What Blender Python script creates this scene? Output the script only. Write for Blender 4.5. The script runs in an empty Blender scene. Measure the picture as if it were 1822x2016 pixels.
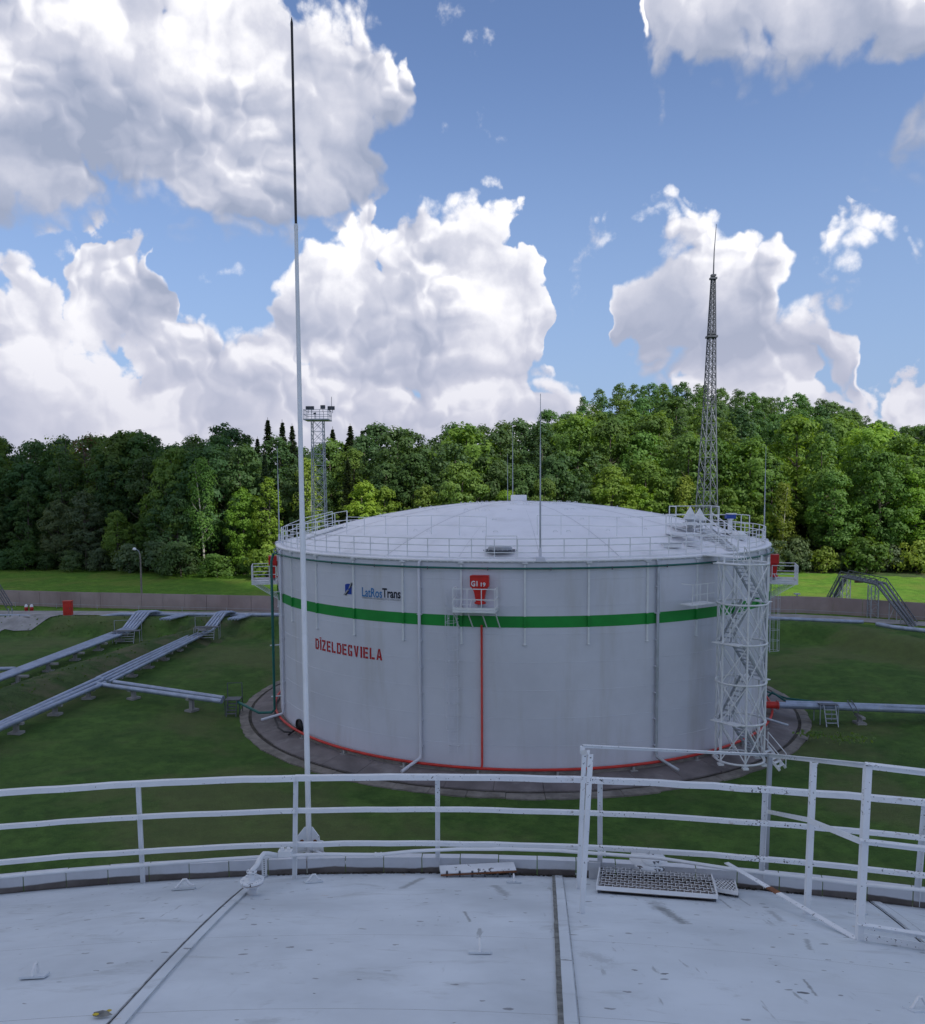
import bpy, math, random
import numpy as np
from math import sin, cos, pi, radians, atan2, asin, sqrt, hypot
from mathutils import Vector, Matrix
random.seed(7); RNG = np.random.default_rng(11)
S = bpy.context.scene
COL = S.collection

# ------------------------------------------------------------------ camera
F0, PITCH, ROLL, CYP, PW, PH = 1650.0, -0.0776, -0.0057, 1086.3, 1822.0, 2016.0
HR, HT = 3.944, 11.343              # camera above the tank rims, height of the tank shells
ZC = HR + HT
fw = Vector((0, cos(PITCH), sin(PITCH))); rt0 = Vector((1, 0, 0)); up0 = rt0.cross(fw)
RT = rt0*cos(ROLL) + up0*sin(ROLL); UP = -rt0*sin(ROLL) + up0*cos(ROLL)
cam = bpy.data.cameras.new('camera'); co = bpy.data.objects.new('camera', cam); COL.objects.link(co)
cam.sensor_fit = 'HORIZONTAL'; cam.sensor_width = 36; cam.lens = 36*F0/PW
cam.shift_y = (CYP - PH/2)/PW
cam.clip_start = 0.05; cam.clip_end = 9000
m = Matrix.Identity(4)
for i in range(3):
    m[i][0] = RT[i]; m[i][1] = UP[i]; m[i][2] = -fw[i]
m[2][3] = ZC
co.matrix_world = m
S.camera = co

# ------------------------------------------------------------------ sun, exposure
SUN = Vector((0.60, -0.50, 0.72)).normalized()
sl = bpy.data.lights.new('sun', 'SUN'); sl.energy = 3.6; sl.angle = radians(0.5); sl.color = (1, .955, .88)
so = bpy.data.objects.new('sun', sl); COL.objects.link(so)
so.rotation_euler = (-SUN).to_track_quat('-Z', 'Y').to_euler(); so.location = (60, -60, 90)
S.view_settings.view_transform = 'Standard'; S.view_settings.look = 'None'
S.view_settings.exposure = 0.30; S.view_settings.gamma = 1; S.view_settings.use_curve_mapping = False

# ------------------------------------------------------------------ world measures helpers
def ray(x, y):
    d = fw*F0 + RT*(x-PW/2) - UP*(y-CYP)
    return d.normalized()
def G(x, y, z=0.0):
    d = ray(x, y); t = (z-ZC)/d.z
    return Vector((d.x*t, d.y*t, z))
def atY(x, y, Y):
    d = ray(x, y); t = Y/d.y
    return Vector((d.x*t, Y, ZC+d.z*t))
def pix(P):
    v = Vector(P)-Vector((0, 0, ZC)); z = v.dot(fw)
    return PW/2+F0*v.dot(RT)/z, CYP-F0*v.dot(UP)/z

class NT:
    def __init__(s, tree): s.t = tree; s.n = tree.nodes; s.l = tree.links
    def new(s, typ, **kw):
        n = s.n.new(typ)
        for k, v in kw.items(): setattr(n, k, v)
        return n
    def put(s, sock, v):
        if v is None: return
        if isinstance(v, (int, float)):
            if sock.type in ('RGBA',): sock.default_value = (v, v, v, 1)
            elif sock.type == 'VECTOR': sock.default_value = (v, v, v)
            else: sock.default_value = v
        elif isinstance(v, (tuple, list)):
            sock.default_value = tuple(v)+((1,) if sock.type == 'RGBA' and len(v) == 3 else ())
        else: s.l.new(v, sock)
    def m(s, op, a, b=None, c=None, clamp=False):
        n = s.new('ShaderNodeMath', operation=op, use_clamp=clamp)
        for i, v in enumerate((a, b, c)):
            if v is not None: s.put(n.inputs[i], v)
        return n.outputs[0]
    def vm(s, op, a, b=None, c=None, out=0):
        n = s.new('ShaderNodeVectorMath', operation=op)
        for i, v in enumerate((a, b, c)):
            if v is not None: s.put(n.inputs[i], v)
        return n.outputs[out]
    def mix(s, f, a, b, blend='MIX'):
        n = s.new('ShaderNodeMix', data_type='RGBA', blend_type=blend)
        s.put(n.inputs[0], f); s.put(n.inputs[6], a); s.put(n.inputs[7], b)
        return n.outputs[2]
    def sm(s, v, a, b, o0=0., o1=1.):
        n = s.new('ShaderNodeMapRange', interpolation_type='SMOOTHSTEP')
        s.put(n.inputs[0], v); s.put(n.inputs[1], a); s.put(n.inputs[2], b); s.put(n.inputs[3], o0); s.put(n.inputs[4], o1)
        return n.outputs[0]
    def noise(s, vec, scale, detail=3, rough=.5, dim='3D', out=0, dist=0.):
        n = s.new('ShaderNodeTexNoise', noise_dimensions=dim)
        if vec is not None: s.put(n.inputs['Vector'], vec)
        n.inputs['Scale'].default_value = scale; n.inputs['Detail'].default_value = detail
        n.inputs['Roughness'].default_value = rough; n.inputs['Distortion'].default_value = dist
        return n.outputs[out]
    def voro(s, vec, scale, detail=0, rough=.5, dim='3D', feature='F1', rand=1.):
        n = s.new('ShaderNodeTexVoronoi', voronoi_dimensions=dim, feature=feature)
        if vec is not None: s.put(n.inputs['Vector'], vec)
        n.inputs['Scale'].default_value = scale; n.inputs['Randomness'].default_value = rand
        if 'Detail' in n.inputs: n.inputs['Detail'].default_value = detail; n.inputs['Roughness'].default_value = rough
        return n
    def fcurve(s, v, pts):
        n = s.new('ShaderNodeFloatCurve'); s.put(n.inputs['Value'], v)
        c = n.mapping.curves[0]
        while len(c.points) < len(pts): c.points.new(.5, .5)
        for p, (x, y) in zip(c.points, pts):
            p.location = (x, y); p.handle_type = 'VECTOR'
        n.mapping.use_clip = False
        n.mapping.update()
        return n.outputs[0]

# ------------------------------------------------------------------ world: sky texture with cumulus
def build_world():
    w = bpy.data.worlds.new('World'); S.world = w; w.use_nodes = True
    t = w.node_tree; t.nodes.clear(); g = NT(t)
    out = g.new('ShaderNodeOutputWorld'); bg = g.new('ShaderNodeBackground'); STR = 0.10
    bg.inputs[1].default_value = STR
    sky = g.new('ShaderNodeTexSky', sky_type='NISHITA'); sky.sun_disc = False
    sky.sun_elevation = asin(SUN.z); sky.sun_rotation = atan2(SUN.x, SUN.y)
    sky.altitude = 100; sky.air_density = 1.0; sky.dust_density = 0.6; sky.ozone_density = 2.0
    D = g.new('ShaderNodeTexCoord').outputs['Generated']
    D = g.vm('NORMALIZE', D)
    sp = g.new('ShaderNodeSeparateXYZ'); g.put(sp.inputs[0], D)
    az = g.m('ARCTAN2', sp.outputs[0], sp.outputs[1]); el = g.m('ARCSINE', sp.outputs[2])
    cb = g.new('ShaderNodeCombineXYZ'); g.put(cb.inputs[0], az); g.put(cb.inputs[1], el)
    P = cb.outputs[0]
    wn = g.noise(P, 4.6, 1.6, .5, '2D', 1)
    wv = g.vm('MULTIPLY', g.vm('SUBTRACT', wn, (.5, .5, .5)), (.09, .08, 0))
    wv = g.vm('ADD', wv, g.vm('MULTIPLY', g.vm('SUBTRACT', g.noise(P, 30, 3, .6, '2D', 1), (.5, .5, .5)), (.012, .012, 0)))
    wv = g.vm('ADD', wv, g.vm('MULTIPLY', g.vm('SUBTRACT', g.noise(P, 13, 2.5, .6, '2D', 1), (.5, .5, .5)), (.075, .03, 0)))
    Pw = g.vm('ADD', P, wv)
    def puff(p, sc):
        v = g.voro(p, sc, 0, .5, '2D', 'SMOOTH_F1'); v.inputs['Smoothness'].default_value = .22
        dd = v.outputs['Distance']; return g.m('MULTIPLY', dd, dd)
    def bill(p):
        return g.m('ADD', g.m('MULTIPLY', puff(p, 11), .56), g.m('ADD', g.m('MULTIPLY', puff(p, 25), .36), g.m('MULTIPLY', puff(p, 55), .20)))
    b0 = bill(Pw); b1 = bill(g.vm('ADD', Pw, (.006, .009, 0)))
    big0 = g.noise(Pw, 7, 2, .5, '2D'); big1 = g.noise(g.vm('ADD', Pw, (.014, .026, 0)), 7, 2, .5, '2D')
    sw = g.new('ShaderNodeSeparateXYZ'); g.put(sw.inputs[0], Pw); u = sw.outputs[0]; v = sw.outputs[1]
    def ae(x, y):
        d = ray(x, y); return atan2(d.x, d.y), asin(d.z)
    U0, UR = -0.75, 1.5; V0, VR = -0.3, 1.1
    un = g.m('MULTIPLY_ADD', u, 1/UR, -U0/UR)
    def curve(pts):
        q = []
        for x, y in pts:
            a, e = ae(x, y); q.append(((a-U0)/UR, (e-V0)/VR))
        q.sort()
        q = [(0., q[0][1])]+q+[(1., q[-1][1])]
        return g.m('MULTIPLY_ADD', g.fcurve(un, q), VR, V0)
    bands = [
      # the large cloud top left and the veil top right
      [(-200,-160,460),(0,-150,455),(130,-160,455),(250,-140,430),(330,-120,385),(380,-100,400),(430,-80,455),(480,-60,475),(530,-5,490),(600,5,470),(640,0,420),(690,15,385),(735,45,365),(790,62,320),(835,110,250),(850,190,200),(870,300,150),(950,330,100),(1180,260,-60),(1262,30,10),(1275,-200,60),(1310,-200,105),(1380,-200,145),(1470,-200,140),(1560,-200,115),(1700,-200,90),(1760,-200,120),(1990,-200,150)],
      # the middle rank
      [(-200,550,720),(0,540,720),(60,495,720),(100,505,720),(165,525,720),(210,490,720),(245,500,720),(295,495,720),(345,520,710),(365,640,655),(385,720,620),(540,720,620),(560,610,690),(590,520,760),(625,455,780),(665,418,820),(720,388,840),(780,440,840),(850,420,840),(930,415,830),(975,425,830),(1015,470,820),(1045,520,800),(1066,575,760),(1082,630,745),(1096,690,725),(1108,740,700),(1195,730,560),(1218,560,650),(1240,490,705),(1330,466,735),(1420,476,745),(1500,488,750),(1525,550,755),(1550,605,765),(1600,600,775),(1640,612,768),(1665,628,760),(1688,655,735),(1702,700,700),(1720,780,660),(2000,780,660)],
      # the low rank above the wood
      [(-200,640,1100),(0,635,1100),(100,635,1100),(175,650,1100),(215,670,1100),(260,640,1100),(340,630,1100),(425,630,1100),(470,665,1100),(525,650,1100),(585,650,1100),(640,665,1100),(720,690,1100),(900,700,1100),(1050,715,1100),(1145,768,1100),(1175,840,1100),(1260,900,1100),(1340,800,1100),(1375,700,1100),(1465,685,1100),(1520,690,1100),(1620,755,1100),(1680,800,1100),(1720,800,1100),(1770,756,1100),(2000,750,1100)],
    ]
    fld = None
    for bd in bands:
        T = curve([(x, a) for x, a, b in bd]); B = curve([(x, b) for x, a, b in bd])
        ft = g.m('SUBTRACT', T, v); fb = g.m('SUBTRACT', v, B)
        f = g.m('MINIMUM', ft, fb)
        th = g.m('MAXIMUM', g.m('SUBTRACT', T, B), .03)
        t_ = g.m('DIVIDE', ft, g.m('MINIMUM', th, .25))
        if fld is None: fld, sh = f, t_
        else:
            gt = g.sm(g.m('SUBTRACT', f, fld), -.035, .02)
            mx = g.new('ShaderNodeMix', data_type='FLOAT'); g.put(mx.inputs[0], gt); g.put(mx.inputs[2], sh); g.put(mx.inputs[3], t_)
            sh = mx.outputs[0]; fld = g.m('MAXIMUM', fld, f)
    def blob(x, y, rx, ry, bias):
        a, e = ae(x, y); ra, re = rx/F0*cos(a)*cos(a), ry/F0
        q = g.vm('MULTIPLY_ADD', Pw, (1/ra, 1/re, 0), (-a/ra, -e/re, 0))
        k = min(ra, re); return g.m('MULTIPLY_ADD', g.vm('LENGTH', q, out=1), -k, k-bias)
    for (x, y, rx, ry) in [(440,400,75,42),(1690,498,52,40),(1780,490,58,22),(1825,235,70,70),(1830,300,75,75),(1815,95,60,26),(1232,414,32,20),(1275,420,26,16)]:
        fld = g.m('MAXIMUM', fld, blob(x, y, rx, ry, .006))
    wsp = None                                                       # thin torn wisps
    for (x, y, rx, ry) in [(450,572,44,22),(1128,490,18,50),(1168,462,28,12),(888,262,48,22),(918,240,13,30),(1640,545,48,12),(1000,0,60,12),(1288,712,26,11),(958,88,20,24),(1312,150,24,44)]:
        f = blob(x, y, rx, ry, .008); wsp = f if wsp is None else g.m('MAXIMUM', wsp, f)
    # the same broken cumulus goes on outside the picture
    dz = g.m('ADD', g.m('MAXIMUM', sp.outputs[2], 0), .22)
    cq = g.new('ShaderNodeCombineXYZ'); g.put(cq.inputs[0], g.m('DIVIDE', sp.outputs[0], dz)); g.put(cq.inputs[1], g.m('DIVIDE', sp.outputs[1], dz))
    gn = g.noise(cq.outputs[0], .9, 3, .5, '2D')
    gf = g.m('MULTIPLY', g.m('SUBTRACT', gn, .50), .55)
    ext = g.m('MAXIMUM', g.sm(g.m('ABSOLUTE', az), .62, .78), g.sm(el, .60, .74))
    mf = g.new('ShaderNodeMix', data_type='FLOAT'); g.put(mf.inputs[0], ext); g.put(mf.inputs[2], fld); g.put(mf.inputs[3], gf)
    fld = mf.outputs[0]
    mf = g.new('ShaderNodeMix', data_type='FLOAT'); g.put(mf.inputs[0], ext); g.put(mf.inputs[2], sh); g.put(mf.inputs[3], .45)
    sh = mf.outputs[0]
    h0 = g.m('SUBTRACT', .26, b0)
    fine = g.noise(P, 34, 4, .65, '2D')
    d = g.m('ADD', g.m('MULTIPLY_ADD', h0, .125, fld), g.m('MULTIPLY', g.m('SUBTRACT', fine, .5), .034))
    soft = g.m('MULTIPLY_ADD', big0, .050, -.012)                    # crisp tops here, ragged fringes there
    soft = g.m('MAXIMUM', g.m('MULTIPLY_ADD', g.m('MAXIMUM', g.m('SUBTRACT', sh, .55), 0), .05, soft), .005)
    cov = g.sm(d, -.004, soft)
    dw = g.m('ADD', g.m('MULTIPLY_ADD', h0, .05, wsp), g.m('MULTIPLY', g.m('SUBTRACT', fine, .5), .05))
    cw = g.m('MULTIPLY', g.sm(dw, -.004, .022, 0, .72), g.m('SUBTRACT', 1, ext))
    cov = g.m('MAXIMUM', cov, cw)
    mid = g.noise(P, 5.5, 3, .6, '2D')
    rel = g.m('ADD', g.m('MULTIPLY', g.m('SUBTRACT', b1, b0), g.sm(mid, .34, .62, .5, 2.3)), g.m('MULTIPLY', g.m('SUBTRACT', big0, big1), 1.9))
    base = g.sm(g.m('ADD', sh, g.m('ADD', g.m('MULTIPLY', g.m('SUBTRACT', big0, .5), .9), g.m('MULTIPLY', g.m('SUBTRACT', mid, .5), 1.1))), .08, 1.0, .86, .10)
    base = g.m('ADD', base, g.m('MULTIPLY', g.m('SUBTRACT', fine, .5), .28))
    thin = g.sm(d, 0., .02, .03, 0.)
    br = g.m('ADD', g.m('ADD', base, rel), thin, clamp=True)
    cr = g.new('ShaderNodeValToRGB'); e = cr.color_ramp.elements
    e[0].position = 0; e[0].color = (.29, .33, .44, 1); e[1].position = 1; e[1].color = (.90, .89, .91, 1)
    x = e.new(.33); x.color = (.385, .415, .52, 1); x = e.new(.70); x.color = (.57, .58, .66, 1)
    g.put(cr.inputs[0], br)
    lowmix = g.sm(el, .0, .30, .66, 0.)
    cc = g.mix(lowmix, cr.outputs[0], (.47, .47, .57))
    cc = g.mix(1.0, cc, (1/STR, 1/STR, 1/STR), 'MULTIPLY')
    skc = g.mix(g.sm(el, -.02, .50, .85, .05), g.mix(1.0, sky.outputs[0], (1.02, 1.05, 1.22), 'MULTIPLY'), (.25/STR, .36/STR, .57/STR))
    cov = g.m('MULTIPLY', cov, .97)
    g.put(bg.inputs[0], g.mix(cov, skc, cc)); t.links.new(bg.outputs[0], out.inputs[0])
    w.cycles.sampling_method = 'MANUAL'; w.cycles.sample_map_resolution = 512
build_world()

# ------------------------------------------------------------------ mesh helpers
WL = {}
class MB:
    def __init__(s): s.v = []; s.f = []; s.sm = []; s.mi = []; s.cur = 0
    def add(s, vs, fs, smooth=False):
        k = len(s.v); s.v.extend([tuple(p) for p in vs]); s.f.extend([tuple(i+k for i in f) for f in fs])
        s.sm.extend([smooth]*len(fs)); s.mi.extend([s.cur]*len(fs)); return s
    def box(s, c, sx, sy, sz, rz=0, ax=None):
        if ax is None: X, Y, Z = Vector((cos(rz), sin(rz), 0)), Vector((-sin(rz), cos(rz), 0)), Vector((0, 0, 1))
        else: X, Y, Z = ax
        c = Vector(c); vs = []
        for k in (-.5, .5):
            for i, j in ((-.5, -.5), (.5, -.5), (.5, .5), (-.5, .5)): vs.append(c+X*sx*i+Y*sy*j+Z*sz*k)
        return s.add(vs, [(3, 2, 1, 0), (4, 5, 6, 7), (0, 1, 5, 4), (1, 2, 6, 5), (2, 3, 7, 6), (3, 0, 4, 7)])
    def bar(s, p, q, w, h, up=(0, 0, 1)):
        p, q = Vector(p), Vector(q); d = (q-p); L = d.length
        if L < 1e-6: return s
        d.normalize(); u = Vector(up)
        if abs(d.dot(u)) > .98: u = Vector((0, 1, 0)) if abs(d.y) < .9 else Vector((1, 0, 0))
        X = d.cross(u).normalized(); Z = X.cross(d)
        return s.box((p+q)/2, w, L, h, ax=(X, d, Z))
    def angle(s, p, q, w, up=(0, 0, 1), side=1, t=.006):
        # an L profile: an upright leg and a flat leg
        p, q = Vector(p), Vector(q); d = (q-p).normalized(); u = Vector(up)
        if abs(d.dot(u)) > .98: u = Vector((0, -1, 0))
        X = d.cross(u).normalized()*side; Z = (X.cross(d)*side).normalized()
        L = (q-p).length; c = (p+q)/2
        s.box(c, t, L, w, ax=(X, d, Z)); s.box(c+X*(w/2)+Z*(w/2-t/2), w-t, L, t, ax=(X, d, Z)); return s
    def tube(s, pts, r, n=8, caps=True, closed=False):
        pts = [Vector(p) for p in pts]; N = len(pts)
        R = r if isinstance(r, (list, tuple)) else [r]*N
        vs = []; X = None
        for i, p in enumerate(pts):
            if closed: d = pts[(i+1) % N]-pts[i-1]
            else: d = pts[min(i+1, N-1)]-pts[max(i-1, 0)]
            d.normalize()
            if X is None:
                a = Vector((0, 0, 1)) if abs(d.z) < .9 else Vector((1, 0, 0)); X = d.cross(a).normalized()
            else:
                X = (X-d*X.dot(d)); X.normalize()
            Y = d.cross(X)
            for k in range(n):
                a = 2*pi*k/n; vs.append(p+(X*cos(a)+Y*sin(a))*R[i])
        fs = []
        for i in range(N if closed else N-1):
            j = (i+1) % N
            for k in range(n):
                l = (k+1) % n; fs.append((i*n+k, i*n+l, j*n+l, j*n+k))
        s.add(vs, fs, n > 4)
        if caps and not closed:
            s.add(vs[:n], [tuple(range(n-1, -1, -1))]); s.add(vs[-n:], [tuple(range(n))])
        return s
    def lathe(s, prof, c=(0, 0, 0), n=16, axis=(0, 0, 1), smooth=True):
        c = Vector(c); A = Vector(axis).normalized(); X = A.orthogonal().normalized(); Y = A.cross(X)
        vs = []; fs = []
        for r, z in prof:
            for k in range(n):
                a = 2*pi*k/n; vs.append(c+A*z+(X*cos(a)+Y*sin(a))*r)
        for i in range(len(prof)-1):
            for k in range(n):
                l = (k+1) % n; fs.append((i*n+k, i*n+l, (i+1)*n+l, (i+1)*n+k))
        return s.add(vs, fs, smooth)
    def slab(s, top, th=None, n=None):
        # a plate from a ring of top points, thickened by vector n
        top = [Vector(p) for p in top]; k = len(top); bot = [p-n for p in top]
        fs = [tuple(range(k)), tuple(range(2*k-1, k-1, -1))]+[(i, i+k, (i+1) % k+k, (i+1) % k) for i in range(k)]
        return s.add(top+bot, fs)
def mesh(name, mb, mats):
    me = bpy.data.meshes.new(name); me.from_pydata(mb.v, [], mb.f)
    for mt in (mats if isinstance(mats, (list, tuple)) else [mats]): me.materials.append(mt)
    me.polygons.foreach_set('use_smooth', mb.sm); me.polygons.foreach_set('material_index', mb.mi)
    me.update(); return me
def tag(o, label=None, cat=None, group=None, kind=None):
    if label: o['label'] = label
    if cat: o['category'] = cat
    if group: o['group'] = group
    if kind: o['kind'] = kind
    return o
def thing(name, label, cat, loc=(0, 0, 0), group=None, rz=0):
    o = bpy.data.objects.new(name, None); COL.objects.link(o); o.empty_display_size = .2
    o.location = loc; o.rotation_euler.z = rz; WL[o.name] = Vector(loc)
    return tag(o, label, cat, group)
def obj(name, mb, mats, parent=None, label=None, local=False, kind=None, cat=None, group=None):
    # mesh points are given in world space (local=True: in the parent's own space); the origin goes to the foot of the mesh
    P = np.array(mb.v, dtype=float); lo, hi = P.min(0), P.max(0)
    c = Vector(((lo[0]+hi[0])/2, (lo[1]+hi[1])/2, lo[2]))
    mb.v = [tuple(p) for p in (P-np.array(c))]
    o = bpy.data.objects.new(name, mesh(name, mb, mats)); COL.objects.link(o)
    if parent is not None:
        o.parent = parent; base = Vector((0, 0, 0)) if local else WL[parent.name]; o.location = c-base
    else: o.location = c
    WL[o.name] = c.copy()
    return tag(o, label, cat, group, kind)
def arc(c, r, z, a0, a1, n, front=-1):
    # front=-1: angle 0 faces the camera (-Y); front=1: angle 0 points to +Y
    return [Vector((c[0]+r*sin(a0+(a1-a0)*i/n), c[1]+front*r*cos(a0+(a1-a0)*i/n), z)) for i in range(n+1)]

# ------------------------------------------------------------------ materials
def mat(name, color, rough=.6, metal=0., var=.06, scale=2., bump=0., bscale=30., stain=None, sscale=1.5, samt=.5, spec=.4, fn=None, coord='Object', streak=False):
    mt = bpy.data.materials.new(name); mt.use_nodes = True; g = NT(mt.node_tree)
    b = g.n['Principled BSDF']; b.inputs['Roughness'].default_value = rough; b.inputs['Metallic'].default_value = metal
    b.inputs['Specular IOR Level'].default_value = spec
    if coord == 'World': P = g.new('ShaderNodeNewGeometry').outputs['Position']
    else: P = g.new('ShaderNodeTexCoord').outputs['Object']
    n = g.noise(P, scale, 5, .6)
    k = g.sm(n, .3, .7, 1-var*1.6, 1+var)
    c = g.vm('MULTIPLY', g.mix(0, color, color), _v(g, k))
    if stain:
        sv = g.vm('MULTIPLY', P, (1, 1, .12)) if streak else P
        s2 = g.noise(sv, sscale, 6, .65)
        c = g.mix(g.sm(s2, .5, .72, 0, samt), c, stain)
    r = None
    if fn: c, r = fn(g, P, c)
    g.put(b.inputs['Base Color'], c)
    if r is not None: g.put(b.inputs['Roughness'], r)
    if bump:
        bn = g.new('ShaderNodeBump'); bn.inputs['Strength'].default_value = bump; bn.inputs['Distance'].default_value = .02
        g.put(bn.inputs['Height'], g.noise(P, bscale, 4, .6)); g.put(b.inputs['Normal'], bn.outputs[0])
    return mt
def _v(g, k):
    n = g.new('ShaderNodeCombineXYZ')
    for i in range(3): g.put(n.inputs[i], k)
    return n.outputs[0]
def chips(dark, th, sc=38, rust=(.16, .07, .03)):
    def f(g, P, c):
        q = g.noise(P, sc, 3, .7); r = g.noise(P, 2.1, 2, .5)
        k = g.m('ADD', q, g.m('MULTIPLY', g.m('SUBTRACT', r, .5), .35))
        c = g.mix(g.sm(k, th, th+.02), c, dark)
        ru = g.noise(P, 3.3, 4, .7)
        c = g.mix(g.sm(ru, .66, .74, 0, .6), c, rust)
        return c, None
    return f
M = {}
M['rail'] = mat('rail_paint', (.70, .73, .76), .45, var=.05, fn=chips((.05, .05, .055), .655))
M['rail_clean'] = mat('white_rail_paint', (.72, .74, .76), .45, var=.05)
M['shell'] = mat('shell_paint', (.60, .615, .685), .5, var=.05, scale=.22, stain=(.45, .44, .43), sscale=.6, samt=.45, streak=True, coord='World')
M['roofB'] = mat('far_roof_paint', (.80, .80, .84), .45, var=.03, scale=.5, stain=(.55, .55, .56), sscale=.35, samt=.5, coord='World')
M['stripe'] = mat('green_paint', (.010, .25, .038), .45, var=.08, scale=1)
M['teal'] = mat('teal_paint', (.012, .115, .095), .45, var=.08)
M['mast'] = mat('weathered_mast_steel', (.17, .19, .22), .55, .3, var=.15)
M['seamline'] = mat('thin_sealant', (.30, .32, .34), .8, var=.3, scale=10, coord='World')
M['red'] = mat('red_paint', (.56, .022, .018), .45, var=.08)
M['redorange'] = mat('orange_red_paint', (.55, .032, .022), .45, var=.1, stain=(.35, .06, .04), samt=.5)
M['grey'] = mat('grey_steel', (.33, .35, .38), .5, .3, var=.12)
M['galv'] = mat('galvanised_steel', (.40, .43, .47), .5, .35, var=.12, scale=1)
M['darksteel'] = mat('dark_steel', (.10, .11, .13), .55, .3, var=.2)
M['jacket'] = mat('pipe_jacket', (.335, .39, .50), .42, .35, var=.12, scale=1.3, stain=(.22, .26, .32), sscale=.8, samt=.4, coord='World')
M['black'] = mat('black_paint', (.012, .012, .014), .5, var=.1)
M['ink'] = mat('black_print', (.012, .014, .03), .5, var=.0)
M['blue'] = mat('blue_print', (.008, .045, .32), .5, var=.0)
M['sky_blue'] = mat('light_blue_print', (.02, .17, .42), .5, var=.0)
M['silver'] = mat('grey_print', (.30, .31, .33), .5, var=.0)
M['redprint'] = mat('red_print', (.44, .014, .02), .5, var=.15, scale=3)
M['conc'] = mat('concrete', (.30, .295, .29), .85, var=.14, scale=.8, bump=.3, stain=(.15, .145, .14), sscale=.7, samt=.6, coord='World')
M['concw'] = mat('wall_concrete', (.34, .27, .26), .85, var=.12, scale=.25, bump=.2, stain=(.22, .15, .14), sscale=.16, samt=.7, coord='World', streak=True)
M['apron'] = mat('apron_concrete', (.165, .145, .145), .72, var=.18, scale=.6, bump=.25, stain=(.30, .285, .28), sscale=.55, samt=.55, coord='World')
M['kerb'] = mat('kerb_concrete', (.205, .185, .165), .85, var=.2, scale=1.5, bump=.4, stain=(.12, .11, .09), sscale=1.2, samt=.7, coord='World')
M['soil'] = mat('wet_soil', (.045, .038, .028), .8, var=.4, scale=2, coord='World')
M['curbw'] = mat('curb_paint', (.60, .62, .65), .55, var=.07, scale=3, stain=(.36, .36, .36), sscale=3, samt=.45, coord='World')
M['curbd'] = mat('under_grating_dark', (.125, .105, .095), .8, var=.35, scale=5, stain=(.05, .04, .035), sscale=6, samt=.7, coord='World')  # mottled dark brown for the plate under the gratings
M['seal'] = mat('joint_sealant', (.17, .175, .165), .85, var=.3, scale=14, bump=.5, coord='World')
M['brass'] = mat('yellow_stain', (.55, .42, .03), .7, var=.2)
M['rust'] = mat('rust', (.20, .08, .035), .85, var=.3, scale=8)
M['wood'] = mat('weathered_wood', (.16, .09, .06), .8, var=.2)
M['lamp'] = mat('lamp_glass', (.25, .27, .3), .2, .2, var=.1)
M['bluecap'] = mat('blue_cap', (.02, .06, .30), .4, var=.1)

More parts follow.
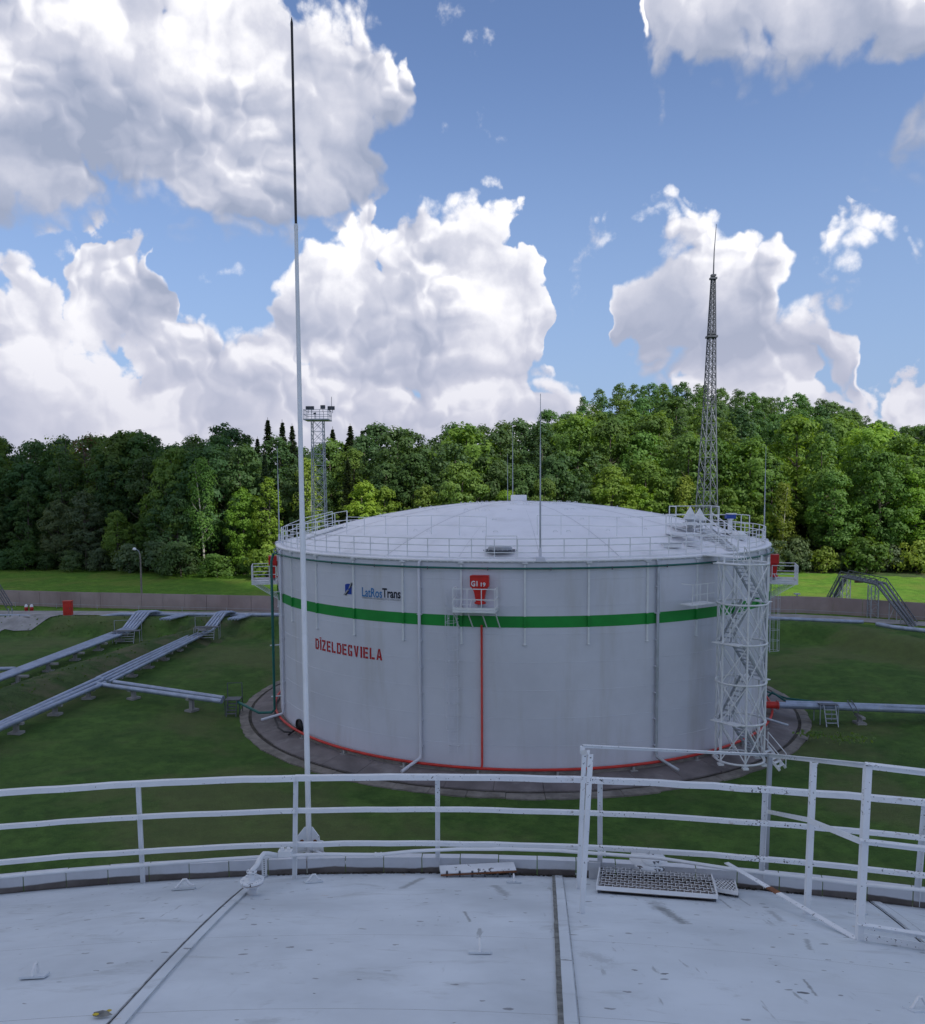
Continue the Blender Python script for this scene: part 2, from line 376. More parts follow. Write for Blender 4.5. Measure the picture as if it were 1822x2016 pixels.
def roof_fn(g, P, c):
    n1 = g.noise(P, .45, 5, .6)
    c = g.mix(g.sm(n1, .40, .70, 0, .55), c, (.34, .375, .40))                # broad water stains
    n2 = g.noise(g.vm('MULTIPLY', P, (1, 2.2, 1)), 1.6, 6, .7, dist=.6)
    c = g.mix(g.sm(n2, .54, .70, 0, .45), c, (.30, .325, .33))
    Q = g.vm('ADD', P, g.vm('MULTIPLY', g.noise(P, 9, 3, .6, out=1), (.09, .09, 0)))
    v = g.voro(g.vm('MULTIPLY', Q, (.62, 1.35, 1)), 4.6, rand=1.)
    pr = g.noise(P, .6, 2, .5)
    sz = g.m('MULTIPLY_ADD', g.sm(pr, .40, .66), .095, .012)
    rnd = g.m('FRACT', g.m('MULTIPLY', _x(g, v.outputs['Color']), 7.31))
    rad = g.m('MULTIPLY', sz, g.m('MULTIPLY', g.m('POWER', rnd, 1.6), 1.45))
    c = g.mix(g.sm(g.m('SUBTRACT', v.outputs['Distance'], rad), -.004, .016, .9, 0), c, (.045, .05, .06))
    v3 = g.voro(g.vm('MULTIPLY', Q, (.8, 1.5, 1)), 9.3)
    r3 = g.m('MULTIPLY', g.m('POWER', _x(g, v3.outputs['Color']), 4), .22)
    c = g.mix(g.sm(g.m('SUBTRACT', v3.outputs['Distance'], r3), -.01, .03, .7, 0), c, (.10, .105, .115))
    v2 = g.voro(Q, 1.9); ra = g.m('MULTIPLY', g.m('POWER', _x(g, v2.outputs['Color']), 2), .17)
    ru = g.m('MULTIPLY', g.sm(g.m('SUBTRACT', v2.outputs['Distance'], ra), -.05, .02, 1, 0), g.sm(g.noise(P, 22, 3, .7), .52, .62))
    c = g.mix(g.m('MULTIPLY', ru, .7), c, (.40, .25, .11))
    # scuffs: short strokes running with the slope
    s = g.noise(g.vm('MULTIPLY', P, (9, 1.4, 1)), 1.7, 4, .6)
    sp = g.m('MULTIPLY', g.sm(s, .63, .72), g.sm(pr, .42, .60))
    c = g.mix(g.m('MULTIPLY', sp, .6), c, (.17, .185, .19))
    for (xa, ya, xb, yb, w_, am) in ((1300, 1786, 1345, 1818, .05, .85), (1290, 1775, 1300, 1790, .07, .5), (792, 1748, 832, 1729, .035, .7), (975, 1744, 996, 1763, .045, .6), (915, 1795, 926, 1814, .012, .8), (1583, 1930, 1608, 1962, .010, .9), (1418, 1770, 1440, 1788, .010, .8), (1456, 1768, 1478, 1783, .008, .8), (1588, 1850, 1596, 1870, .02, .6), (1160, 1880, 1190, 1892, .07, .35), (1516, 1795, 1540, 1815, .03, .5)):
        A_, B_ = roofpt(xa, ya), roofpt(xb, yb); L_ = (B_-A_).length; d_ = (B_-A_)/L_
        q = g.vm('SUBTRACT', g.vm('ADD', P, g.vm('MULTIPLY', g.vm('SUBTRACT', g.noise(P, 26, 3, .7, out=1), (.5, .5, .5)), (w_*3.2, w_*3.2, 0))), tuple(A_))
        t_ = g.m('MULTIPLY', g.vm('DOT_PRODUCT', q, tuple(d_), out=1), 1/L_, clamp=True)
        r_ = g.vm('LENGTH', g.vm('SUBTRACT', q, g.vm('MULTIPLY', _v(g, t_), tuple(B_-A_))), out=1)
        c = g.mix(g.sm(r_, w_*.1, w_*1.5, am*.85, 0), c, (.115, .125, .125))
    return c, g.sm(n1, .3, .7, .36, .6)
def roofpt(x, y):
    d = ray(x, y); rs = (17.14**2+2.9**2)/5.8; cc = Vector((-0.824, -8.825, HT+2.9-rs)); o = Vector((0, 0, ZC))-cc
    b = 2*o.dot(d); return Vector((0, 0, ZC))+d*((-b-sqrt(max(0, b*b-4*(o.dot(o)-rs*rs))))/2)
def _x(g, c):
    n = g.new('ShaderNodeSeparateXYZ'); g.put(n.inputs[0], c); return n.outputs[0]
M['roofA'] = mat('near_roof_paint', (.61, .665, .715), .5, var=.05, scale=1.2, fn=roof_fn, coord='World', bump=.12, bscale=6)

def grass_mat(name, a, b, dry, dsc, damt, fine=1.):
    mt = bpy.data.materials.new(name); mt.use_nodes = True; g = NT(mt.node_tree)
    bs = g.n['Principled BSDF']; bs.inputs['Roughness'].default_value = .9; bs.inputs['Specular IOR Level'].default_value = .15
    P = g.new('ShaderNodeNewGeometry').outputs['Position']
    c = g.mix(g.sm(g.noise(P, .35, 5, .6), .35, .65), a, b)
    c = g.mix(g.sm(g.noise(P, 1.3, 6, .75), .40, .66, 0, .6), c, tuple(x*.5 for x in a))
    c = g.mix(g.sm(g.noise(g.vm('ADD', P, (5, 50, 0)), .55, 6, .72), .50, .66, 0, .5), c, tuple(x*1.35 for x in b))
    c = g.mix(g.sm(g.noise(g.vm('ADD', P, (31, 7, 0)), dsc, 5, .62, dist=.4), .46, .60, 0, damt), c, dry)
    f = g.noise(P, 22, 3, .7); c = g.mix(g.sm(f, .35, .68, 0, .5*fine), c, tuple(x*.45 for x in b))
    c = g.mix(g.sm(g.noise(P, 9, 4, .75), .60, .74, 0, .5), c, tuple(min(1, x*1.7) for x in b))
    g.put(bs.inputs['Base Color'], c)
    bn = g.new('ShaderNodeBump'); bn.inputs['Strength'].default_value = .8; bn.inputs['Distance'].default_value = .12
    g.put(bn.inputs['Height'], g.noise(P, 7, 6, .75)); g.put(bs.inputs['Normal'], bn.outputs[0])
    return mt
M['grass'] = grass_mat('mown_grass', (.056, .122, .026), (.085, .165, .034), (.155, .148, .075), .07, .5)
M['meadow'] = grass_mat('meadow_grass', (.085, .20, .022), (.13, .25, .03), (.20, .20, .05), .12, .35, .6)
M['rough'] = grass_mat('rough_grass', (.055, .105, .032), (.085, .125, .045), (.15, .135, .085), .3, .7)
# ================================================================== terrain
RR = 17.14
CA = (-0.824, -8.825); CB = (4.09, 60.73)
RISE = 2.9; RS = (RR*RR+RISE*RISE)/(2*RISE)
LV = 0.7                                    # level outside the bund
def G7(x, y): p = G(x, y, LV); return (p.x, p.y)
WALLP = [(-150, 125)]+[G7(x, y) for x, y in ((0, 1191), (120, 1195), (280, 1199), (540, 1205))]+[G7(x, y) for x, y in ((1560, 1206), (1640, 1209), (1822, 1222))]+[(75, 78), (95, 64)]
ROADP = [(-150, 117)]+[G7(x, y) for x, y in ((0, 1207), (280, 1208), (540, 1209))]+[G7(x, y) for x, y in ((1560, 1213.5), (1650, 1218), (1822, 1229))]+[(72, 74), (90, 60)]
BERMP = [(-150, 101)]+[(p.x, p.y) for p in (G(x, y, 1.5) for x, y in ((0, 1214), (260, 1215), (420, 1216), (545, 1217)))]+[(p.x, p.y) for p in (G(x, y, 1.5) for x, y in ((1530, 1223), (1640, 1228), (1720, 1240), (1822, 1262)))]+[(62, 62), (66, 40), (64, 0)]
DIAG = [(p.x, p.y) for p in (G(x, y, 1.1) for x, y in ((-260, 1430), (0, 1362), (150, 1310), (300, 1262), (432, 1226)))]
def pdist(X, Y, poly):
    # distance and signed side from a polyline (positive beyond it, away from the camera for left-to-right lines)
    best = np.full(X.shape, 1e9); side = np.zeros(X.shape)
    for (x0, y0), (x1, y1) in zip(poly, poly[1:]):
        dx, dy = x1-x0, y1-y0; L2 = dx*dx+dy*dy
        t = np.clip(((X-x0)*dx+(Y-y0)*dy)/L2, 0, 1)
        d = np.hypot(X-x0-t*dx, Y-y0-t*dy); sd = (dx*(Y-y0)-dy*(X-x0))
        m_ = d < best; best = np.where(m_, d, best); side = np.where(m_, np.sign(sd), side)
    return best, side
def smst(v, a, b):
    t = np.clip((v-a)/(b-a), 0, 1); return t*t*(3-2*t)
def terrain(X, Y):
    X = np.asarray(X, float); Y = np.asarray(Y, float)
    db, sb = pdist(X, Y, BERMP); s = db*sb
    z = LV*smst(s, -1, 3.5)
    z = z+np.where(s < 0, 1.5*smst(-s, 4.2, .5), (1.5-LV*smst(s, -1, 3.5))*smst(s, 3.2, .8))
    z = np.where(s < 0, np.minimum(z, 1.5), z)
    dd, _ = pdist(X, Y, DIAG); z = np.maximum(z, 1.1*smst(dd, 3.3, .4))
    dw, sw = pdist(X, Y, WALLP); w = dw*sw
    z = z+np.where(w > 0, .5*smst(w, 0, 4)+.022*np.clip(w, 0, 60), 0)
    z = z+26*np.exp(-(((X-78)/56)**4)-(((Y-250)/50)**2))*smst(w, 20, 60)
    z = z+5*smst(w, 45, 160)*smst(-X, -20, 60)
    z = z-.33*(1-smst(np.hypot(X-CB[0], Y-CB[1]), RR+3.5, RR+13))
    return z
def tz(x, y): return float(terrain(np.array([x]), np.array([y]))[0])

def grid_ground():
    xs = np.concatenate([[-3500, -1500, -600, -300], np.arange(-160, -80, 5.), np.arange(-80, 82, .8), np.arange(85, 165, 5.), [300, 600, 1500, 3500]])
    ys = np.concatenate([[-3000, -800, -200, -60, -10], np.arange(10, 62, 1.3), np.arange(62, 112, .55), np.arange(112, 150, 1.5), np.arange(152, 340, 6.), [450, 800, 1600, 4000, 7500]])
    X, Y = np.meshgrid(xs, ys); Z = terrain(X, Y)
    Z = Z+(RNG.random(Z.shape)-.5)*.05
    r = np.hypot(X-CB[0], Y-CB[1]); Z = np.where(r < RR+3.2, np.minimum(Z, -.37), Z)
    nx, ny = len(xs), len(ys)
    V = np.stack([X, Y, Z], -1).reshape(-1, 3)
    i, j = np.meshgrid(np.arange(nx-1), np.arange(ny-1)); a = (j*nx+i).ravel()
    Fq = np.stack([a, a+1, a+1+nx, a+nx], -1)
    me = bpy.data.meshes.new('ground'); me.vertices.add(len(V)); me.vertices.foreach_set('co', V.ravel())
    me.loops.add(Fq.size); me.loops.foreach_set('vertex_index', Fq.ravel().astype(np.int32))
    me.polygons.add(len(Fq)); me.polygons.foreach_set('loop_start', np.arange(0, Fq.size, 4, dtype=np.int32))
    me.materials.append(M['grass']); me.materials.append(M['meadow']); me.materials.append(M['rough'])
    C = V[Fq].mean(1); dw, sw = pdist(C[:, 0], C[:, 1], WALLP)
    dd, _ = pdist(C[:, 0], C[:, 1], DIAG)
    mi = np.where(dw*sw > -5.8, 1, 0); mi = np.where((dd < 3.0) & (mi == 0), 2, mi)
    mi = np.where(dw*sw > 34, 2, mi)
    me.update(); me.polygons.foreach_set('material_index', mi.astype(np.int32)); me.polygons.foreach_set('use_smooth', np.ones(len(Fq), bool))
    me.validate(); me.update()
    o = bpy.data.objects.new('ground', me); COL.objects.link(o); tag(o, 'mown grass ground inside and outside the earth banks', kind='structure')
grid_ground()

def resample(poly, step):
    out = []; P = [Vector((x, y, 0)) for x, y in poly]
    for a, b in zip(P, P[1:]):
        n = max(1, int(round((b-a).length/step)))
        for i in range(n): out.append(a.lerp(b, i/n))
    out.append(P[-1]); return out
def strip(name, pts, w, lift, mats, label, kind='structure', step=2.):
    mb = MB(); n = len(pts); vs = []
    for i, p in enumerate(pts):
        d = (pts[min(i+1, n-1)]-pts[max(i-1, 0)]).normalized(); q = Vector((-d.y, d.x, 0))
        for k in (-.5, -.17, .17, .5):
            r = p+q*w*k; vs.append((r.x, r.y, tz(r.x, r.y)+lift))
    mb.add(vs, [(i*4+k, (i+1)*4+k, (i+1)*4+k+1, i*4+k+1) for i in range(n-1) for k in range(3)], True)
    return obj(name, mb, mats, label=label, kind=kind)
road = strip('road', resample(ROADP, 3), 3.1, .05, M['conc'], 'narrow pale concrete road between the pipes and the low wall')
# sloping concrete path up the bank on the left
pp = [(G(x, y, z)) for x, y, z in ((-60, 1262, .02), (-20, 1243, .3), (20, 1230, .8), (58, 1219, 1.5), (95, 1211.5, 1.5))]
strip('path', resample([(p.x, p.y) for p in pp], .7), 3.0, .09, M['conc'], 'pale concrete ramp climbing the grass bank on the left')

# low concrete wall of panels
wl = thing('concrete_wall', 'long low stained concrete wall running behind the road below the wood', 'wall', (-20, 97, LV))
WPTS = resample(WALLP, 3.0)
for a, b in zip(WPTS, WPTS[1:]):
    mb = MB(); d = (b-a).normalized(); nrm = Vector((-d.y, d.x, 0))
    z0 = min(tz(a.x, a.y), LV)-.3; h = 2.2+random.uniform(-.012, .012)
    c = (a+b)/2+nrm*random.uniform(-.015, .015); mb.box((c.x, c.y, z0+h/2), (b-a).length-.035, .16, h, atan2(d.y, d.x))
    obj('panel', mb, M['concw'], wl)
mb = MB()
for a, b in zip(WPTS[::2], WPTS[2::2]):
    q = a+Vector((0, -1.1, 0)); z = tz(q.x, q.y); mb.box((q.x, q.y, z+.28), .05, .05, .56)
    r = b+Vector((0, -1.1, 0)); mb.bar((q.x, q.y, z+.5), (r.x, r.y, tz(r.x, r.y)+.5), .03, .03)
tag(obj('wire_fence', mb, M['galv']), 'low thin wire fence in front of the concrete wall', 'fence')

# ================================================================== far tank
def hitcyl(x, y, C, R, z0=0):
    d = ray(x, y); ox, oy = -C[0], -C[1]
    a = d.x**2+d.y**2; b = 2*(ox*d.x+oy*d.y); c = ox*ox+oy*oy-R*R
    D_ = b*b-4*a*c
    if D_ < 0: D_ = 0
    t = (-b-sqrt(D_))/(2*a)
    P = Vector((d.x*t, d.y*t, ZC+d.z*t)); th = atan2(P.x-C[0], -(P.y-C[1]))
    return th, P.z, P
def WB(th, z, off=0): return Vector((CB[0]+(RR+off)*sin(th), CB[1]-(RR+off)*cos(th), z))
def dome(x, y, C, front=True):
    d = ray(x, y); cc = Vector((C[0], C[1], HT+RISE-RS)); o = Vector((0, 0, ZC))-cc
    b = 2*o.dot(d); c = o.dot(o)-RS*RS; D_ = b*b-4*c
    t = (-b-sqrt(max(D_, 0)))/2 if D_ > 0 else -b/2
    return Vector((0, 0, ZC))+d*t
def dz_(x, y, C):
    r2 = (x-C[0])**2+(y-C[1])**2; return HT+RISE-RS+sqrt(max(RS*RS-r2, 0))

tank = thing('storage_tank', 'large white cylindrical fuel tank with a green stripe, domed roof and red lettering', 'storage tank', (CB[0], CB[1], 0))
mb = MB(); N = 160
ring = [(CB[0]+RR*sin(2*pi*i/N), CB[1]-RR*cos(2*pi*i/N)) for i in range(N)]
zs = [0, 1.5, 3, 4.5, 6, 7.6, 8.25, 9.6, HT]
mb.add([(x, y, z) for z in zs for x, y in ring], [(k*N+i, k*N+(i+1) % N, (k+1)*N+(i+1) % N, (k+1)*N+i) for k in range(len(zs)-1) for i in range(N)], True)
obj('shell', mb, M['shell'], tank)
# welded courses: thin horizontal laps
for z in (1.5, 3.0, 4.5, 6.0, 7.5, 9.0, 10.4):
    mb = MB(); mb.tube(arc(CB, RR-.002, z, -pi, pi, 160)[:-1], .014, 4, False, True); obj('weld_seam', mb, M['shell'], tank)
zt = [hitcyl(1040, y, CB, RR)[1] for y in (1213.5, 1236)]
mb = MB(); r2 = RR+.012
mb.add([(CB[0]+r2*sin(2*pi*i/N), CB[1]-r2*cos(2*pi*i/N), z) for z in (zt[1], zt[0]) for i in range(N)], [(i, (i+1) % N, N+(i+1) % N, N+i) for i in range(N)], True)
obj('green_stripe', mb, M['stripe'], tank)
# rim: lip and curb
mb = MB(); mb.lathe([(RR-.02, HT-.03), (RR+.09, HT-.02), (RR+.10, HT+.09), (RR-.04, HT+.13), (RR-.3, HT+.12)], (CB[0], CB[1], 0), 120)
obj('rim', mb, M['roofB'], tank)
# roof sectors
NS = 24
for s_ in range(NS):
    mb = MB(); a0, a1 = 2*pi*s_/NS+.0006, 2*pi*(s_+1)/NS-.0006
    vs = []; rr = [.6, 4, 7, 10, 12.5, 15, RR-.06]
    for r in rr:
        for k in range(6):
            a = a0+(a1-a0)*k/5; x, y = CB[0]+r*sin(a), CB[1]-r*cos(a); vs.append((x, y, dz_(x, y, CB)+.01*(s_ % 2)+.03*sin(pi*k/5)*(r/RR)))
    mb.add(vs, [(i*6+k, (i+1)*6+k, (i+1)*6+k+1, i*6+k+1)[::-1] for i in range(len(rr)-1) for k in range(5)], True)
    obj('roof_plate', mb, M['roofB'], tank)
mb = MB()
vs = [(CB[0], CB[1], HT+RISE-.06)]
for i, r in enumerate((5, 10, 14, RR-.1)):
    for k in range(72): a = 2*pi*k/72; x, y = CB[0]+r*sin(a), CB[1]-r*cos(a); vs.append((x, y, dz_(x, y, CB)-.05))
fs = [(0, 1+k, 1+(k+1) % 72) for k in range(72)]+[(1+i*72+k, 1+(i+1)*72+k, 1+(i+1)*72+(k+1) % 72, 1+i*72+(k+1) % 72) for i in range(3) for k in range(72)]
mb.add(vs, fs, True); obj('roof_underlay', mb, M['galv'], tank)
mb = MB(); mb.lathe([(0, .42), (.55, .42), (.58, .36), (.58, -.1)], (CB[0], CB[1], HT+RISE), 20)
obj('centre_cap', mb, M['roofB'], tank)
# half-height stiffening ribs
zrib = hitcyl(1034, 1270, CB, RR)[1]
th0 = hitcyl(1034, 1180, CB, RR)[0]; th1 = hitcyl(1158, 1180, CB, RR)[0]; dth = th1-th0; nr = int(round(2*pi/dth)); dth = 2*pi/nr
for k in range(nr):
    th = th0+k*dth; mb = MB(); t_ = Vector((cos(th), sin(th), 0)); n_ = Vector((sin(th), -cos(th), 0)); zz = (HT-.16+zrib)/2
    mb.box(WB(th, zz, .05), .10, .10, HT-.16-zrib, ax=(t_, n_, Vector((0, 0, 1)))); mb.box(WB(th, HT-.07, .08), .30, .16, .05, ax=(t_, n_, Vector((0, 0, 1))))
    mb.box(WB(th, zrib+.02, .07), .15, .13, .04, ax=(t_, n_, Vector((0, 0, 1))))
    obj('rib', mb, M['rail_clean'], tank)
    mb = MB(); mb.box(WB(th, (zt[0]+zt[1])/2, .053), .112, .112, zt[0]-zt[1]-.01, ax=(t_, n_, Vector((0, 0, 1)))); obj('rib_stripe', mb, M['stripe'], tank)
# rain pipes
for i, (px, py, sx) in enumerate(((556, 1250, -1), (827, 1300, -1), (1294, 1300, 1), (1507, 1300, 1))):
    th = hitcyl(px, py, CB, RR+.12)[0]; mb = MB()
    outd = Vector((sin(th), -cos(th), 0)); tg = Vector((cos(th), sin(th), 0))*sx
    e = WB(th, .16, .2)+outd*1.3+tg*.5
    mb.tube([WB(th, HT-.02, -.05), WB(th, HT-.12, .14), WB(th, 6, .14), WB(th, .75, .14), WB(th, .55, .22), e], .085, 10)
    rpp = obj('rain_pipe', mb, M['shell'] if px < 1000 else M['galv'], tank)
    for z in np.arange(1.2, HT-.3, 1.45):
        mb = MB(); mb.box(WB(th, z, .1), .26, .16, .05, th); obj('bracket', mb, M['shell'], rpp)
# pipe rings and their drops, each a run of its own
tp = thing('cooling_pipe', 'thin teal pipe ringing the white tank just under its roof edge', 'pipe', WB(0, HT-1, .2))
zc = hitcyl(1040, 1119.5, CB, RR+.2)[1]
mb = MB(); mb.tube(arc(CB, RR+.22, zc, -pi, pi, 140)[:-1], .055, 8, False, True); obj('pipe_ring', mb, M['teal'], tp)
for k in range(22):
    th = -pi/2-.3+k*.19; mb = MB(); mb.bar(WB(th, zc-.02, 0), WB(th, zc-.02, .26), .05, .04); mb.bar(WB(th, zc-.1, .22), WB(th, zc+.06, .22), .05, .14)
    obj('bracket', mb, M['darksteel'], tp)
TL = hitcyl(546, 1200, CB, RR+.3)[0]
mb = MB(); Pf = G(546, 1378, .5); pd = WB(TL, 0, .32); foot = Vector((pd.x-.25, pd.y-.2, .55)); conn = G(468, 1382, .55)
mb.tube([WB(TL, zc, .22), WB(TL-.02, zc-.05, .42), (foot.x, foot.y, zc-.5), (foot.x, foot.y, 6), (foot.x, foot.y, .75), (foot.x-.2, foot.y-.03, .55), (foot.x-1, foot.y-.1, .55), conn], .09, 10)
obj('down_pipe', mb, M['teal'], tp)
for z in (1.6, 5, 8.5):
    mb = MB(); mb.bar((foot.x-.2, foot.y, z), WB(TL, z, 0), .1, .06); obj('bracket', mb, M['rail_clean'], tp)
rp = thing('fire_main', 'red pipe ringing the foot of the white tank', 'pipe', WB(0, 0, .4))
mb = MB(); mb.tube(arc(CB, RR+.38, .34, -pi, pi, 140)[:-1], .078, 9, False, True); obj('pipe_ring', mb, M['redorange'], rp)
for k in range(26):
    th = k*2*pi/26+.05; mb = MB(); mb.box(WB(th, .12, .38), .12, .12, .24, th); mb.box(WB(th, .015+.02, .38), .4, .3, .03, th); obj('pipe_support', mb, M['conc'], rp)
thr = hitcyl(949, 1350, CB, RR+.15)[0]
mb = MB(); mb.tube([WB(thr, 8.0, .14), WB(thr, .45, .14), WB(thr, .36, .38)], .062, 10); obj('riser', mb, M['redorange'], rp)

# manhole on the lower left of the shell with its black hose
thm, zm, Pm = hitcyl(592, 1429, CB, RR); nn = Vector((sin(thm), -cos(thm), 0))
mh = MB(); mh.lathe([(0, .10), (.36, .10), (.36, .0)], WB(thm, zm, 0), 22, nn); mh.lathe([(.36, 0), (.44, .02), (.44, .16), (.36, .16), (.36, .02)], WB(thm, zm, 0), 22, nn)
obj('manhole', mh, M['black'], tank)
hs = MB(); P1 = WB(thm, zm-.1, .2); P0 = G(548, 1432, .2)
hs.tube([P1, P1+nn*.5+Vector((-.1, 0, -.35)), G(575, 1442, .3), G(560, 1441, .25), P0, G(540, 1410, .2), G(544, 1385, .25), G(552, 1372, .3)], .06, 8)
tag(obj('hose', hs, M['black']), 'black hose looping from the dark manhole over the concrete apron', 'hose')

# lettering: stencil strokes laid on the curved wall
SEG = {
 'D': [(0,0,.26,1),(.34,.82,.42,.18),(.34,0,.42,.18),(.66,.14,.26,.72)],
 'I': [(.3,0,.3,1)],
 'Ī': [(.3,0,.3,1),(.22,1.08,.46,.1)],
 'E': [(0,0,.27,1),(.36,.82,.5,.18),(.36,.41,.42,.18),(.36,0,.5,.18)],
 'L': [(0,0,.27,1),(.36,0,.48,.19)],
 'G': [(0,.12,.26,.76),(.1,.82,.34,.18),(.52,.72,.28,.28),(.1,0,.34,.18),(.54,0,.27,.46),(.44,.36,.2,.12)],
}
POLY = {
 'Z': [[(0,1),(.85,1),(.85,.82),(0,.82)],[(.55,.8),(.85,.8),(.32,.2),(.02,.2)],[(0,0),(.85,0),(.85,.18),(0,.18)]],
 'V': [[(0,1),(.3,1),(.46,.2),(.40,0),(.34,0)],[(.6,1),(.88,1),(.62,0),(.5,0),(.46,.16)]],
 'A': [[(0,0),(.26,0),(.46,.92),(.40,1),(.34,1)],[(.66,0),(.94,0),(.62,1),(.5,1),(.46,.9)],[(.34,.2),(.62,.2),(.58,.36),(.37,.36)]],
}
def on_wall(polys, th_, z_, w, h, off, mb):
    # polys in unit letter space, bent round the shell
    for p in polys:
        top = [WB(th_+q[0]*w/RR, z_+q[1]*h, off) for q in p]
        n_ = WB(th_+p[0][0]*w/RR, 0, .006)-WB(th_+p[0][0]*w/RR, 0, 0); mb.slab(top, n=n_)
word = 'DĪZELDEGVIELA'
ta, za, _ = hitcyl(621.5, 1279, CB, RR+.02); tb, zb, _ = hitcyl(755, 1299, CB, RR+.02); _, zt1, _ = hitcyl(621.5, 1257, CB, RR+.02)
_, zt2, _ = hitcyl(755, 1278, CB, RR+.02)
zl = (za+zb)/2; hl = ((zt1-za)+(zt2-zb))/2
adv = {'I': .52, 'Ī': .52}; tot = sum(adv.get(c, 1.0) for c in word); uw = (tb-ta)*RR/tot; x = 0
for c in word:
    mb = MB(); ps = POLY.get(c) or [[(a, b), (a+w_, b), (a+w_, b+h_), (a, b+h_)] for a, b, w_, h_ in SEG[c]]
    if c in 'IĪ': ps = [[(q[0]-.22, q[1]) for q in p] for p in ps]
    on_wall(ps, ta+x*uw/RR, zl, uw*.86, hl, .018, mb); obj('letter', mb, M['redprint'], tank); x += adv.get(c, 1.0)
def text_polys(txt, bold=0.):
    cu = bpy.data.curves.new('t', 'FONT'); cu.body = txt; cu.size = 1; cu.offset = bold; cu.resolution_u = 3
    o = bpy.data.objects.new('t', cu); COL.objects.link(o)
    dg = bpy.context.evaluated_depsgraph_get(); me = o.evaluated_get(dg).to_mesh()
    vs = [tuple(v.co) for v in me.vertices]; fs = [tuple(p.vertices) for p in me.polygons]
    o.evaluated_get(dg).to_mesh_clear(); bpy.data.objects.remove(o); bpy.data.curves.remove(cu)
    return vs, fs
def wall_text(name, txt, x0, x1, yb, yt, mt, parent, bold=0., cap=.72, off=.018):
    t0, z0, _ = hitcyl(x0, yb, CB, RR+.02); t1, z0b, _ = hitcyl(x1, yb, CB, RR+.02); _, z1, _ = hitcyl((x0+x1)/2, yt, CB, RR+.02); z0 = hitcyl((x0+x1)/2, yb, CB, RR+.02)[1]
    vs, fs = text_polys(txt, bold); xs = [v[0] for v in vs]; a, b = min(xs), max(xs)
    mb = MB(); mb.add([WB(t0+(v[0]-a)/(b-a)*(t1-t0), z0+v[1]/cap*(z1-z0), off) for v in vs], fs); return obj(name, mb, mt, parent)
wall_text('lettering', 'LatRos', 713, 752.5, 1175.5, 1157, M['sky_blue'], tank, .012)
wall_text('lettering', 'Trans', 753, 789, 1177, 1158.5, M['ink'], tank, .022)
wall_text('lettering', 'SABIEDRĪBA AR IEROBEŽOTU ATBILDĪBU', 713, 789, 1181, 1177.6, M['silver'], tank, .004)
lg = [(x-676, y) for x, y in ((0, 0),)]
def logo(poly, mt, off):
    mb = MB(); top = []
    for x, y in poly:
        th, z, _ = hitcyl(x, y, CB, RR+.02); top.append(WB(th, z, off))
    mb.slab(top[::-1], n=(WB(0, 0, .004)-WB(0, 0, 0))); obj('emblem', mb, mt, tank)
logo([(679.5, 1151), (682, 1149.6), (686, 1149), (690, 1149.8), (692.5, 1151.5), (692.5, 1170.5), (679.5, 1169)], M['blue'], .014)
logo([(690.5, 1147), (696.5, 1147), (688, 1158.5), (686, 1159)], M['silver'], .020); logo([(693, 1147.2), (696.8, 1147.2), (690, 1158.5), (688, 1160.5)], M['ink'], .026)
logo([(676, 1171), (684, 1161), (687.3, 1161.2), (680.5, 1172)], M['silver'], .020); logo([(679.5, 1171.5), (685.8, 1162.5), (688, 1163), (682, 1172.5)], M['ink'], .026)

# concrete apron: slabs, gutter, kerb
ap = thing('apron', 'ring of dark concrete slabs with a gutter and broken kerb round the tank foot', 'paving', (CB[0], CB[1]-18, 0)); ap['kind'] = 'structure'; del ap['category']
def annulus(name, mt, n, r0, r1, z0, z1, gap, jit=0., th=.12, steps=3):
    for k in range(n):
        a0, a1 = 2*pi*k/n+gap/r1, 2*pi*(k+1)/n-gap/r1; mb = MB(); o_ = []; i_ = []
        dzz = random.uniform(-jit, jit); rj = random.uniform(-jit, jit)*4
        for q in range(steps+1):
            a = a0+(a1-a0)*q/steps; rq = r1+rj+(random.uniform(-jit, jit)*5 if jit else 0)
            i_.append(Vector((CB[0]+r0*sin(a), CB[1]-r0*cos(a), z0+dzz))); o_.append(Vector((CB[0]+rq*sin(a), CB[1]-rq*cos(a), z1+dzz)))
        for q in range(steps): mb.slab([i_[q], o_[q], o_[q+1], i_[q+1]][::-1], n=Vector((0, 0, th)))
        obj(name, mb, mt, ap)
annulus('slab', M['apron'], 46, RR+.02, RR+1.95, .10, -.20, .012, .004)
annulus('kerb_stone', M['kerb'], 62, RR+2.18, RR+2.78, -.24, -.29, .015, .012)
mb = MB(); mb.lathe([(RR+1.8, -.27), (RR+2.1, -.28), (RR+2.25, -.27)], (CB[0], CB[1], 0), 120); obj('gutter', mb, M['soil'], ap)
mb = MB(); mb.lathe([(RR+.005, .0), (RR+.30, .0), (RR+.30, .18), (RR+.005, .2)], (CB[0], CB[1], 0), 120, smooth=False); obj('footing', mb, M['kerb'], ap)

